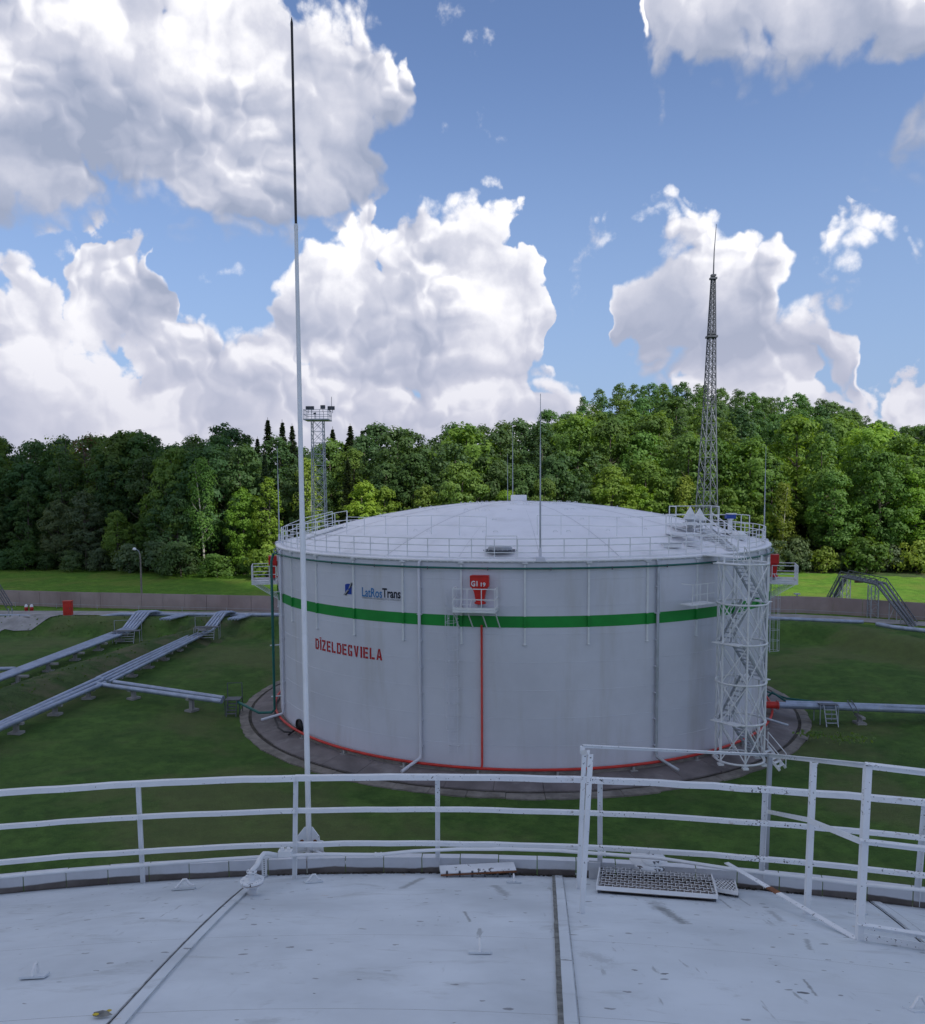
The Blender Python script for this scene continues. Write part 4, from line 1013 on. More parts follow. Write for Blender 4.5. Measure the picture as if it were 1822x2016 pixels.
for k in range(npl):
    a0 = 2*pi*k/npl+.00028; a1 = 2*pi*(k+1)/npl-.00028; ac = (a0+a1)/2; acw = (ac+pi) % (2*pi)-pi
    hgt = .175+random.uniform(-.003, .003); o_ = random.uniform(-.004, .004)
    tgt = extra if abs(acw) > 1.15 else MB()
    q = [RA(a0, rc+o_, HT-.02), RA(a1, rc+o_, HT-.02), RA(a1, rc+o_, HT+hgt), RA(a0, rc+o_, HT+hgt)]
    tgt.slab(q, n=RA(ac, -.02, 0)-RA(ac, 0, 0)); w = [RA(a0, rc+o_-.004, HT+hgt+.001), RA(a1, rc+o_-.004, HT+hgt+.001), RA(a1, rc+.10, HT+hgt-.004), RA(a0, rc+.10, HT+hgt-.004)]
    tgt.slab(w[::-1], n=Vector((0, 0, .012)))
    if tgt is not extra: obj('curb_plate', tgt, M['curb'], near)
obj('curb_plates', extra, M['curb'], near, kind='stuff')
# dirt and moss that has gathered against the curb
mb = MB(); dr = random.Random(5)
for k in range(420):
    c0 = dr.choice((.06, .09, .12, .0, -.02, .22)); a = c0+dr.gauss(0, .018); r = rc-.015-abs(dr.gauss(0, .02)); p = RA(a, r, 0); s_ = dr.uniform(.006, .02)
    p.z = zA(p.x, p.y)+s_*.2; mb.lathe([(s_, -s_*.3), (s_*.8, s_*.4), (.0, s_*.8)], p, 5, smooth=False)
tag(obj('debris', mb, M['soil'], near), kind='stuff')

# railing round the near roof
rl = thing('near_railing', 'peeling white angle-iron railing along the edge of the foreground roof', 'railing', RA(0, 16.9, HT))
RRL = 16.86
px_posts = [(-330, 17.2), (-20, 17.2), (280, 17.02), (587, 16.82), (863, 17.2), (1188, 17.2), (1510, 17.2), (1821, 17.2), (2150, 17.2)]
angs = []
for x, r in px_posts:
    a = thA(x, 17.0, HT+.6); angs.append(a)
    zb = HT+.19 if r > 17.1 else zA(*RA(a, min(r, 17.05), 0).to_2d())
    p = RA(a, r if r < 17.1 else 17.16, zb-.02 if r < 17.1 else HT-.1); q = RA(a+(.0015 if x < 900 else -.001), RRL+.012, HT+1.075)
    mb = MB(); mb.angle(p, q, .048, up=(RA(a, 1, 0)-RA(a, 0, 0)), side=1); obj('post', mb, M['rail'], rl)
hs_ = [(1.10, .052), (.775, .041), (.43, .041)]
for h_, w_ in hs_:
    for a, b in zip(angs, angs[1:]):
        pts_ = []
        for k in range(7):
            t_ = k/6; pts_.append(RA(a+(b-a)*t_, RRL-.01+random.uniform(-.006, .006), HT+h_+(random.uniform(-.004, .004) if 0 < k < 6 else 0)))
        mb = MB()
        for p, q in zip(pts_, pts_[1:]):
            e_ = (q-p)*.004; mb.angle(p-e_, q+e_, w_, side=-1)
        obj('rail', mb, M['rail'], rl)
# water pipe along the railing
wp = thing('water_pipe', 'slender white pipe running low along the foreground railing', 'pipe', RA(-.05, 16.7, HT+.35))
def pip(x, y, r=16.75): 
    lo, hi = HT-.5, HT+2
    a = thA(x, r, HT+.4); return onpost(RA(a, r, 0), y)
mb = MB(); mb.tube([pip(x, y) for x, y in ((-400, 1800), (-150, 1753), (0, 1727), (140, 1714), (277, 1704), (420, 1693), (520, 1687), (580, 1684), (640, 1682), (745, 1683), (815, 1676), (900, 1672), (1000, 1672), (1100, 1675), (1180, 1681), (1300, 1690), (1453, 1713), (1600, 1730), (1700, 1742), (1812, 1752), (2000, 1775), (2200, 1800))], .0165, 10); obj('pipe', mb, M['rail_clean'], wp)
for x, y in ((540, 1686), (745, 1683), (1186, 1681)):
    c = pip(x, y); d_ = (pip(x+6, y)-c).normalized(); mb = MB(); mb.lathe([(.0, -.035), (.026, -.035), (.026, -.02), (.021, -.018), (.021, .018), (.026, .02), (.026, .035), (0, .035)], c, 8, axis=d_, smooth=False); obj('coupling', mb, M['rail_clean'], wp)
c = pip(556, 1685)
mb = MB(); mb.box(c+Vector((.03, 0, .03)), .13, .07, .055); mb.box(c+Vector((.0, 0, .065)), .03, .03, .03); mb.box(c+Vector((.06, 0, .065)), .03, .03, .03); obj('saddle_clamp', mb, M['rail_clean'], wp)
# flanged nozzle with its branch pipe
v0 = DA(497, 1761)
vt = thing('flanged_nozzle', 'white bolted disc flange on a stub with a bent branch pipe near the left seam', 'pipe fitting', v0)
yz = onpost(v0, 1737); zf1 = yz.z; 
mb = MB(); mb.lathe([(.042, -.02), (.036, zf1-v0.z-.02)], v0, 16); obj('stub', mb, M['curbw'], vt)
mb = MB(); mb.lathe([(0, -.018), (.085, -.018), (.098, -.012), (.098, -.004), (0, -.004)], (v0.x, v0.y, zf1), 26, smooth=False); obj('lower_flange', mb, M['curbw'], vt)
mb = MB(); mb.lathe([(.09, -.004), (.09, .006)], (v0.x, v0.y, zf1), 22); obj('gasket', mb, M['rust'], vt)
mb = MB(); mb.lathe([(0, .006), (.103, .006), (.103, .022), (0, .022)], (v0.x, v0.y, zf1), 26, smooth=False); ufl = obj('upper_flange', mb, M['rail'], vt)
for k in range(6):
    a = k*pi/3+.3; mb = MB(); mb.lathe([(.013, 0), (.013, .014), (0, .014)], (v0.x+.078*cos(a), v0.y+.078*sin(a), zf1+.022), 6, smooth=False); mb.lathe([(.013, -.014), (.013, 0)], (v0.x+.078*cos(a), v0.y+.078*sin(a), zf1-.018), 6, smooth=False); obj('bolt', mb, M['rail'], ufl)
e1 = pip(545, 1684, 16.75)
b0_ = Vector((v0.x, v0.y, zf1+.02)); b1_ = b0_+Vector((0, 0, .07)); b2_ = atY(506, 1703, v0.y+.03); b3_ = atY(512, 1690, (v0.y+e1.y)/2); b4_ = atY(520, 1681, (v0.y+e1.y)/2+.06); b5_ = atY(528, 1681, e1.y-.12)
mb = MB(); mb.tube([b0_, b1_], .026, 12); mb.lathe([(.045, 0), (.045, .012), (.0, .012)], b1_, 14, smooth=False); obj('riser', mb, M['rail'], vt)
mb = MB(); mb.tube([b1_+Vector((0, 0, .01)), b2_, b3_, b4_, b5_, e1], .022, 12); obj('branch_pipe', mb, M['rail_clean'], vt)
mb = MB()
for k in range(4):
    a = k*pi/2+.6; mb.lathe([(.009, 0), (.009, .03), (0, .03)], b1_+Vector((.035*cos(a), .035*sin(a), -.01)), 6, smooth=False)
obj('flange_bolts', mb, M['grey'], vt)
# perforated bracket strip
q0 = DA(521, 1726); mb = MB(); q1 = onpost(q0, 1690)
mb.box((q0+q1)/2, .052, .006, (q1-q0).length)
t = thing('bracket_strip', 'upright perforated white strip beside the flanged nozzle', 'bracket', q0); stp = obj('strip', mb, M['rail_clean'], t)
for k in range(9):
    mb = MB(); c = q0.lerp(q1, (k+.7)/9.4)+Vector((0, -.0045, 0)); mb.lathe([(0, 0), (.006, 0)], c, 8, axis=(0, -1, 0)); obj('hole', mb, M['black'], stp)

# lifting lugs
def lug(x, y, label, kind=0, rot=0., sc=1.):
    p = DA(x, y); t = thing('lifting_lug', label, 'lifting lug', p, 'bent-rod lifting lugs on the foreground roof')
    n_ = Vector((p.x-CA[0], p.y-CA[1], RS)).normalized(); X = Vector((cos(rot), sin(rot), 0)); X = (X-n_*X.dot(n_)).normalized(); Y = n_.cross(X)
    mb = MB(); pl = [p+X*a*sc+Y*b*sc+n_*.014 for a, b in ((-.10, -.055), (.10, -.055), (.10, .055), (-.10, .055))]
    mb.slab(pl, n=n_*.012); obj('pad', mb, M['roofA'], t)
    mb = MB()
    if kind == 0: pts_ = [p-X*.075+n_*.015, p-X*.055+n_*.03, p-X*.01+n_*.085, p+X*.02+n_*.085, p+X*.05+n_*.04, p+X*.09+n_*.03]
    else: pts_ = [p-Y*.045+n_*.012, p-Y*.04+n_*.06, p-Y*.01+n_*.10, p+Y*.04+n_*.105, p+Y*.055+n_*.06, p+Y*.06+n_*.012]
    pts_ = [p+(q-p)*sc for q in pts_]
    mb.tube(pts_, .0105*sc, 8); obj('loop', mb, M['rail_clean'], t)
lug(362, 1751, 'small bent lug on the left roof panel between the post foot and the flanged nozzle', 0, .15)
lug(617, 1738, 'small bent lug just right of the post foot beside the tall pole', 0, .4, .85)
lug(1012, 1738, 'bent lug in front of the dirty flat panel', 1, 0, .7)
lug(945, 1876, 'upright lug on a square pad in the middle of the roof', 1, 0, .72)
lug(68, 1924, 'upright lug on a pad at the lower left of the roof', 1, .05, .72)
lug(1690, 1800, 'lug behind the foot of the tall right-hand post', 1, .3, .7)
lug(1812, 1990, 'lug with a dark square outline at the lower right corner', 0, .3, .8)
lug(1120, 1722, 'bent rod lug at the curb left of the twin posts', 0, .3, .8)

M['blotch'] = mat('peeling_paint', (.66, .69, .72), .5, var=.08, fn=chips((.07, .07, .08), .62, 11))
# flat dirty panel lying against the curb
A_, B_ = DA(868, 1727), DA(1017, 1727)
c = (A_+B_)/2; t = thing('lying_panel', 'flat dirty white metal panel lying against the curb left of the main seam', 'panel', c)
d_ = (B_-A_).normalized(); nrm = Vector((-d_.y, d_.x, 0)); L_ = (B_-A_).length
mb = MB(); mb.box(c+nrm*.09+Vector((0, 0, .05)), L_, .18, .008, atan2(d_.y, d_.x)); obj('sheet', mb, M['blotch'], t)
mb = MB(); mb.box(c-nrm*.012+Vector((0, 0, .043)), L_, .006, .016, atan2(d_.y, d_.x)); obj('lip', mb, M['rust'], t)
for k in range(6):
    mb = MB(); q = A_.lerp(B_, (k+.5)/6); mb.box(q+Vector((0, .0, .03)), .02, .02, .06); obj('foot', mb, M['darksteel'], t)

# expanded-metal gratings
def quadpix(ps, lifts): return [onlift(x, y, l) for (x, y), l in zip(ps, lifts)]
def onlift(x, y, l):
    d = ray(x, y); cc = Vector((CA[0], CA[1], HT+RISE-RS)); o = Vector((0, 0, ZC))-cc; R_ = RS+l
    b = 2*o.dot(d); c = o.dot(o)-R_*R_; D_ = max(b*b-4*c, 0); return Vector((0, 0, ZC))+d*((-b-sqrt(D_))/2)
def grating(label, ps, lifts, nx, ny, diamond, back=False):
    TLp, TRp, BRp, BLp = quadpix(ps, lifts)
    c = (TLp+TRp+BRp+BLp)/4; t = thing('metal_grating', label, 'grating', c, 'loose expanded metal gratings')
    def Q(u, v): return TLp.lerp(TRp, u).lerp(BLp.lerp(BRp, u), v)
    n_ = (TRp-TLp).cross(BLp-TLp).normalized(); n_ = n_ if n_.z > 0 else -n_
    for a, b in ((TLp, TRp), (TRp, BRp), (BRp, BLp), (BLp, TLp)):
        mb = MB(); mb.bar(a, b, .012, .035, up=n_); obj('edge_bar', mb, M['rail_clean'], t)
    mb = MB(); W_ = .0042
    if not diamond:
        for j in range(ny+1):
            v = j/ny; prev = None
            for i in range(nx*4+1):
                u = i/(nx*4); w = (i % 4); off = (0, .34, .34, 0)[w] if j % 2 == 0 else (.34, 0, 0, .34)[w]
                q = Q(u, min(1, max(0, v+(off-.2)*(1/ny)*(1 if j % 2 == 0 else 1)))) + n_*.012
                if prev is not None: mb.bar(prev, q, W_*1.1, .004, up=n_)
                prev = q
        for i in range(nx+1):
            for j in range(ny):
                u = (i+(.5 if j % 2 else 0))/nx
                if u <= 1: mb.bar(Q(u, j/ny)+n_*.012, Q(u, (j+1)/ny)+n_*.012, .0045, .004, up=n_)
    else:
        for k in range(-ny, nx+1):
            for s_ in (1, -1):
                u0, u1 = k/nx, (k+ny)/nx; v0_, v1_ = (0, 1) if s_ > 0 else (1, 0)
                a0, a1 = max(0, -u0/(u1-u0)), min(1, (1-u0)/(u1-u0))
                if a1 > a0: mb.bar(Q(u0+(u1-u0)*a0, v0_+(v1_-v0_)*a0)+n_*.01, Q(u0+(u1-u0)*a1, v0_+(v1_-v0_)*a1)+n_*.01, .009, .004, up=n_)
    obj('mesh_sheet', mb, M['rail_clean'], t, kind='stuff')
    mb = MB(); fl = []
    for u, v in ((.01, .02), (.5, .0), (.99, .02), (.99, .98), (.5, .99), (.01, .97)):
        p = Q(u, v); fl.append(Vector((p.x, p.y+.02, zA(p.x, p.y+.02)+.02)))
    mb.slab(fl[::-1], n=Vector((0, 0, .004))); obj('dark_plate', mb, M['curbd'], t)  # dark plate just above the roof, makes the mesh openings darker
    for u, v in ((.02, .95), (.98, .95), (.02, .05), (.98, .05), (.5, .95)):
        p = Q(u, v); b = Vector((p.x, p.y, zA(p.x, p.y))); mb = MB(); mb.bar(b, p, .025, .025); obj('leg', mb, M['darksteel'], t)
    return t
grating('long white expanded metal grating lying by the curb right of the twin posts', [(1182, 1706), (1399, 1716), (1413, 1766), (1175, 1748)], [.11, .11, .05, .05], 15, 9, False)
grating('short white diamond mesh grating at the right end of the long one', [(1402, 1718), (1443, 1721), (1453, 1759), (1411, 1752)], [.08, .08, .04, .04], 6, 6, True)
# pale corrugated sheet and round cover behind the gratings
A_ = pip(1155, 1715, 16.98); B_ = pip(1210, 1722, 16.98)
lp = thing('round_cover', 'blotchy white round cover lying behind the long grating', 'cover', pip(1278, 1700, 17.25))
cc_ = pip(1278, 1695, 17.22)
mb = MB(); mb.lathe([(0, .02), (.185, .02), (.19, .0), (.19, -.03)], cc_, 28, axis=(.05, -.18, 1)); obj('plate', mb, M['blotch'], lp)
mb = MB(); mb.lathe([(0, .034), (.10, .034), (.105, .02)], cc_+Vector((.02, -.02, 0)), 22, axis=(.05, -.18, 1)); obj('boss', mb, M['blotch'], lp)
mb = MB(); mb.lathe([(.10, -.3), (.10, -.03)], cc_, 16); obj('neck', mb, M['grey'], lp)
mb = MB(); t = thing('ribbed_sheet', 'small ribbed pale sheet standing against the curb behind the twin posts', 'sheet', A_)
a0_ = thA(1160, 16.99, HT+.1); a1_ = thA(1183, 16.99, HT+.1)
for k in range(14):
    z = HT+.05+k*.012; mb.bar(RA(a0_, 17.02, z), RA(a1_, 17.02, z), .012, .008)
mb.bar(RA(a0_, 17.045, HT+.12), RA(a1_, 17.045, HT+.12), .006, .2)
obj('sheet', mb, M['curbw'], t)

# tall railing of the roof gangway at the right
gr = thing('gangway_railing', 'taller white railing leaving the roof edge at the right, with a leaning flat bar', 'railing', DA(1585, 1800))
def gpost(bx, by, ty, w=.05, lean=(0, 0), mt='rail'):
    b = DA(bx, by); tpt = onpost(b, ty); tpt += Vector((lean[0], lean[1], 0)); mb = MB(); mb.angle(b-Vector((0, 0, .01)), tpt, w, up=(0, -1, 0)); obj('post', mb, M[mt], gr); return b, tpt
p1, t1 = gpost(1136, 1749, 1484, .038, (.045, 0)); p2, t2 = gpost(1142, 1797, 1484, .038, (.06, 0)); p3, t3 = gpost(1504, 1735, 1487, .042, (.02, 0), 'galv'); p4, t4 = gpost(1585, 1800, 1503, .043, (.02, 0)); p5, t5 = gpost(1687, 1851, 1507, .046, (.02, 0))
p6, t6 = gpost(2010, 1900, 1545, .055)
def seg(a, b, w, name='rail', mt='rail', up=(0, 0, 1), flat=False):
    mb = MB()
    if flat: mb.bar(a, b, .006, w, up)
    else: mb.angle(a, b, w, up)
    return obj(name, mb, M[mt], gr)
t1u = onpost(p1, 1469)+Vector((.045, 0, 0))
mb = MB(); mb.bar(t1, t1u, .04, .03); mb.bar(t1+Vector((0, 0, .01)), t2+Vector((0, 0, .01)), .02, .035); obj('corner', mb, M['rail'], gr)
seg(t1u, t3, .03); seg(t3, t5, .04); seg(t5, t6, .05); seg(t4, t4+Vector((0, 0, .01)), .05)
seg(onpost(p3, 1597), onpost(p4, 1614), .04, flat=True); seg(onpost(p4, 1614), onpost(p5, 1656), .045, flat=True); seg(onpost(p5, 1656), onpost(p6, 1695), .045)
seg(onpost(p5, 1821), onpost(p6, 1873), .045); seg(onpost(p5, 1842), onpost(p6, 1895), .05, flat=True)
fb0 = onpost(p5, 1849); fb1 = pip(1431, 1699, 16.95); 
mb = MB(); mb.bar(fb0, fb0.lerp(fb1, .5), .045, .008, (0, -.6, .8)); mb.bar(fb0.lerp(fb1, .5), fb0.lerp(fb1, .62), .046, .0085, (0, -.6, .8)); mb.bar(fb0.lerp(fb1, .62), fb1, .045, .008, (0, -.6, .8)); obj('flat_bar', mb, M['rail'], gr)
mb = MB(); mb.bar(fb0.lerp(fb1, .53), fb0.lerp(fb1, .61), .049, .0105, (0, -.6, .8)); obj('rust_patch', mb, M['rust'], gr)

# ------------------------------------------------------------------ tall lightning pole on the near rim
pa_ = thA(606, 17.42, HT+.3); pb = RA(pa_, 17.42, HT+.05); pb.x += .012; ptop = atY(572, 33, pb.y)
tp_ = thing('lightning_pole', 'very tall slender white pole with a black tip rising past the railing', 'lightning rod', pb)
lean = (ptop.x-atY(606, 1640, pb.y).x)
def PP(y): z = onpost(pb, y).z; return Vector((pb.x+lean*(z-pb.z)/(ptop.z-pb.z)*1.0, pb.y, z))
pb0 = Vector((pb.x, pb.y, HT-.6))
mb = MB(); q_ = [pb0, PP(1490), PP(1486), PP(1040), PP(1036), PP(700), PP(447)]
mb.tube(q_, [.0285, .0285, .0285, .0280, .0265, .022, .0185], 14); obj('pole', mb, M['rail_clean'], tp_)
for y, r in ((1035, .031), (447, .021)):
    mb = MB(); c = PP(y); mb.lathe([(r*.9, -.03), (r, -.02), (r, .02), (r*.9, .03)], c, 14); obj('collar', mb, M['rail_clean'], tp_)
mb = MB(); mb.tube([PP(447), PP(60), PP(45), PP(33)], [.0135, .0125, .0135, .002], 10); obj('tip', mb, M['black'], tp_)
# base bracket: two chamfered gusset plates, bolts, a splayed frame
for s_ in (-1, 1):
    mb = MB(); o = Vector((pb.x, pb.y, HT)); zz = lambda y: onpost(pb, y).z
    X = Vector((s_*.94, -.34, 0)); pl = [(0, 1628), (.03, 1628), (.112, 1645), (.112, 1652), (.155, 1652), (.155, 1672), (0, 1672)]
    top = [Vector((o.x, o.y, 0))+X*(.012+a)+Vector((0, 0, zz(y))) for a, y in pl]; nn_ = X.cross(Vector((0, 0, 1))).normalized()*.012
    mb.slab(top if s_ > 0 else top[::-1], n=nn_*s_); obj('gusset', mb, M['rail'], tp_)
    mb = MB(); c = Vector((o.x, o.y, zz(1655)))+X*.075; mb.lathe([(.022, -.01), (.022, .012), (0, .012)], c-nn_*0, 10, axis=(0, -1, 0), smooth=False); obj('bolt', mb, M['rust'], tp_)
for dx, dy, y0, y1 in ((.42, -.02, 1672, 1700), (-.36, .0, 1672, 1692), (.30, .18, 1660, 1720), (-.2, -.15, 1680, 1705), (.16, -.22, 1678, 1705)):
    mb = MB(); a = Vector((pb.x, pb.y, onpost(pb, y0).z)); b = Vector((pb.x+dx, pb.y+dy, onpost(pb, y1).z)); mb.angle(a, b, .035); obj('brace', mb, M['rail_clean'], tp_)
mb = MB(); mb.box((pb.x+.12, pb.y+.02, onpost(pb, 1698).z), .34, .2, .05); obj('base_plate', mb, M['rust'], tp_)
mb = MB(); mb.bar((pb.x+.10, pb.y-.14, onpost(pb, 1688).z), (pb.x+.16, pb.y-.16, onpost(pb, 1700).z), .012, .012); obj('yellow_tie', mb, M['brass'], tp_)
# small yellow paint marks either side of a grey repair patch on the left seam
mb = MB()
for x, y, r in ((268/1.0-54, 1990+7, .018), (188, 2004, .018)):
    p = DA(x, y); mb.add([p+Vector((r*cos(k*.9)*(.6+.5*random.random()), r*.8*sin(k*.9)*(.6+.5*random.random()), .019)) for k in range(7)], [tuple(range(7))])
obj('paint_splashes', mb, M['brass'], near, kind='stuff')
mb = MB(); p = DA(201, 2003); mb.add([p+Vector((.055*cos(k*.7+.4)*(.7+.4*random.random()), .03*sin(k*.7+.4)*(.7+.4*random.random()), .0175)) for k in range(9)], [tuple(range(9))]); obj('patch', mb, M['seal'], near)
# ================================================================== pipe racks, bridges and masts
def pt(x, y, z): return G(x, y, z)
def rack(label, n, L, Rr, rad, mt='jacket', name='pipe_rack', supports=None, hz=.5, cat='pipes'):
    # L and Rr: matching lists of points for the first and last pipe axis
    c = L[len(L)//2]; t = thing(name, label, cat, (c.x, c.y, 0))
    for k in range(n):
        f = k/(n-1) if n > 1 else 0; pts_ = [a.lerp(b, f) for a, b in zip(L, Rr)]
        mb = MB(); q = [pts_[0]]
        for i in range(1, len(pts_)-1):
            a, b, c_ = pts_[i-1], pts_[i], pts_[i+1]; e = min((b-a).length, (c_-b).length)*.25; e = min(e, .35)
            q += [b+(a-b).normalized()*e, b+((a-b).normalized()+(c_-b).normalized())*e*.25, b+(c_-b).normalized()*e]
        q.append(pts_[-1]); mb.tube(q, rad, 10); obj('pipe', mb, M[mt], t)
        # jacket bands
        mb = MB()
        for a, b in zip(q, q[1:]):
            m_ = int((b-a).length/4)
            for j in range(m_):
                c_ = a.lerp(b, (j+.5)/m_); mb.lathe([(rad*1.04, -.03), (rad*1.04, .03)], c_, 10, axis=(b-a))
        if mb.v: obj('jacket_bands', mb, M['galv'], t, kind='stuff')
    return t
def support(p, label_t, w=1.6, yaw=0., h=None):
    z0 = tz(p.x, p.y); h = h or max(.15, p.z-z0-.25)
    mb = MB(); mb.box((p.x, p.y, z0+.06), .8, .6, .16, yaw); obj('footing', mb, M['conc'], label_t)
    mb = MB(); mb.box((p.x, p.y, z0+h/2), .26, .26, h, yaw); obj('stanchion', mb, M['conc'], label_t)
    mb = MB(); mb.box((p.x, p.y, z0+h+.07), w, .24, .16, yaw); obj('cross_beam', mb, M['conc'], label_t)
HZ = .85
def G2(x, y, z=HZ): return G(x, y, z)
# rack two: four pipes from over the bank down to the branch, two going on to the left
u0, l0 = G2(391, 1242), G2(409, 1249); u1, l1 = G2(190, 1336), G2(215, 1343)
def climb(ub, lb, ut, lt, zt, dirn):
    # over the bank: foot, head, far side
    a = [ub, G(ut[0], ut[1], zt), None]; b = [lb, G(lt[0], lt[1], zt), None]
    d = Vector((.35, 1.0, 0)); a[2] = a[1]+d; b[2] = b[1]+d; return a, b
ZT = 1.95
A1, B1 = climb(G2(402, 1238), G2(420, 1240), (427, 1207), (444, 1207), ZT, 0)
dn = Vector((1.0, 2.6, -1.0))
LU = [u1, G2(402, 1238), A1[1], A1[2], A1[2]+dn]; LL = [l1, G2(420, 1240), B1[1], B1[2], B1[2]+dn]
rk2 = rack('four blue-grey pipes stepping over the bank nearest the white tank, running down left', 4, LU, LL, .14)
e0, e1 = G2(-230, 1530), G2(-230, 1546)
rkn = rack('two blue-grey pipes running on to the lower left below the branch', 3, [G2(198, 1334), G2(0, 1425), e0], [G2(207, 1345), G2(0, 1435), e1], .165)
# rack one: five pipes on the upper left
A2, B2 = climb(G2(243, 1238), G2(265, 1240), (267, 1206), (294, 1206), ZT, 0)
LU = [G2(-260, 1440), G2(0, 1330), G2(243, 1238), A2[1], A2[2], A2[2]+dn]; LL = [G2(-260, 1450), G2(0, 1338.5), G2(265, 1240), B2[1], B2[2], B2[2]+dn]
rk1 = rack('five close blue-grey pipes over the bank on the far left', 5, LU, LL, .145)
rack('short blue-grey pipe joining the far left rack from the left edge', 1, [G2(-120, 1317), G2(0, 1317), G2(30, 1316.5)], [G2(-120, 1317)]*3, .16)
# branch to the white tank
br0, br1 = G2(193, 1347), G2(225, 1343)
rkb = rack('two blue-grey pipes branching right towards the white tank', 2, [br0, G2(437, 1381, .75)], [br1, G2(440, 1374.5, .75)], .165)
def lineup(t, a, b, n, w, h=None):
    d = (b-a); yaw = atan2(d.y, d.x)+pi/2
    for k in range(n):
        p = a.lerp(b, (k+.5)/n); support(p, t, w, yaw, h)
lineup(rk2, (u1+l1)/2, (G2(402, 1238)+G2(420, 1240))/2, 7, 1.6); lineup(rkn, (G2(203, 1340)), (e0+e1)/2, 5, 1.0)
lineup(rk1, (G2(-260, 1445)), (G2(243, 1238)+G2(265, 1240))/2, 8, 1.7); lineup(rkb, (br0+br1)/2, G2(438, 1378), 2, .9)
# long main along the bank and short stub bundles beyond
mn = rack('long single blue-grey pipe along the top of the bank left of the white tank', 1, [G(196, 1216, 1.2), G(232, 1209.5, 1.5), G(560, 1211, 1.5), G(640, 1211, 1.5)], [G(196, 1216, 1.2)]*4, .22)
for x in (470, 505, 548): 
    p = G(x, 1211, 1.5); mb = MB(); mb.bar((p.x, p.y-.05, tz(p.x, p.y)), (p.x, p.y-.05, 1.5), .12, .12); obj('stanchion', mb, M['galv'], mn)
for (xa, ya, xb, yb, n, lab) in ((322, 1219, 362, 1210, 4, 'short bundle of pipes showing between the two bank crossings'), (456, 1219, 486, 1210.5, 4, 'short bundle of pipes showing right of the second bank crossing')):
    rack(lab, n, [G(xa-6, ya, 1.75), G(xb-8, yb, 1.75)], [G(xa+12, ya, 1.75), G(xb+10, yb, 1.75)], .12)
for (x0, lab, px) in ((0, 'blue-grey pipe at the left edge beside the road', (-60, 170)),):
    rack(lab, 1, [G(px[0], 1212.5, 1.3), G(40, 1213, 1.3), G(90, 1216, 1.0)], [G(px[0], 1212.5, 1.3)]*3, .2)
# stiles (steps over the pipes)
def stile(label, P0, w, d, h, yaw, mt='darksteel', rails=True, ladder=True, two=False):
    t = thing('stile', label, 'steps', (P0.x, P0.y, tz(P0.x, P0.y))); z0 = tz(P0.x, P0.y)
    X = Vector((cos(yaw), sin(yaw), 0)); Y = Vector((-sin(yaw), cos(yaw), 0)); Z = Vector((0, 0, 1)); o = Vector((P0.x, P0.y, z0))
    mb = MB(); mb.box(o+Z*h, w, d, .05, ax=(X, Y, Z)); obj('deck', mb, M['darksteel'], t)
    for i in (-.5, .5):
        for j in (-.5, .5):
            mb = MB(); mb.bar(o+X*w*i+Y*d*j, o+X*w*i+Y*d*j+Z*(h+(1.0 if rails and j > 0 else 0)), .05, .05); obj('post', mb, M[mt], t)
    for s_ in ((-1, 1) if two else (-1,)):
        for i in (-.32, .32):
            mb = MB(); mb.bar(o+X*w*i+Y*s_*d/2+Z*h, o+X*w*i+Y*s_*(d/2+h*.45)+Z*.02, .05, .08); obj('stringer', mb, M[mt], t)
        for k in range(1, 5):
            f = k/5; c = o+Y*s_*(d/2+h*.45*f)+Z*h*(1-f); mb = MB(); mb.box(c, w*.64, .2, .035, ax=(X, Y, Z)); obj('step', mb, M[mt], t)
    if rails:
        mb = MB(); mb.bar(o+X*w*-.5+Y*d*.5+Z*(h+1), o+X*w*.5+Y*d*.5+Z*(h+1), .04, .04); obj('rail', mb, M[mt], t)
    return t
stile('dark metal steps over the branch pipes beside the white tank apron', G(452, 1404, 0)+Vector((0, 1.1, 0)), 1.0, .9, 1.05, .05)
stile('grey metal steps over the pipes right of the white tank', G(1644, 1424, 0)+Vector((0, 1.3, 0)), 1.15, 1.1, 1.3, -.05, 'galv', rails=False)
stile('pale railed steps at the foot of the far left bank crossing', G(250, 1242, 1.15), 2.6, .8, 1.15, .12, 'grey')
stile('pale railed steps at the foot of the bank crossing nearest the white tank', G(408, 1243, 1.15), 2.4, .8, 1.15, .12, 'grey')
# timber steps up the bank
t = thing('bank_steps', 'short flight of brown timber steps set in the bank', 'steps', G(445, 1238, .3))
for k in range(6):
    p = G(441+k*1.6, 1242-k*4.3, .25+k*.22); mb = MB(); mb.box(p, 1.2, .25, .08, .1); obj('tread', mb, M['wood'], t)

# right-hand side: pipes into the tank, hydrants, bridge
pr = rack('three pale pipes running from the red stub at the tank out to the right edge', 3, [G(1548, 1383.5, .9), G(1822, 1393, .9), G(2100, 1402, .9)], [G(1545, 1390, .6), G(1822, 1397, .6), G(2100, 1407, .6)], .15)
fp = rack('thick pale pipe nearest the viewer beside the three, right of the tank', 1, [G(1531, 1388.2, .75), G(1640, 1392, .75), G(1822, 1399, .7), G(2100, 1410, .7)], [G(1531, 1388.2, .75)]*4, .21)
mb = MB(); a = G(1531, 1388.2, .75); b = G(1500, 1387.5, .75); mb.tube([a, b, b+Vector((-1.5, .3, -.2))], .235, 14)
for k_ in (.5,): mb.lathe([(.30, -.04), (.30, .04)], a, 14, axis=(1, 0, 0))
tag(obj('pipe_stub', mb, M['redorange']), 'thick orange-red pipe stub joining the pale pipes to the fire main', 'pipe')
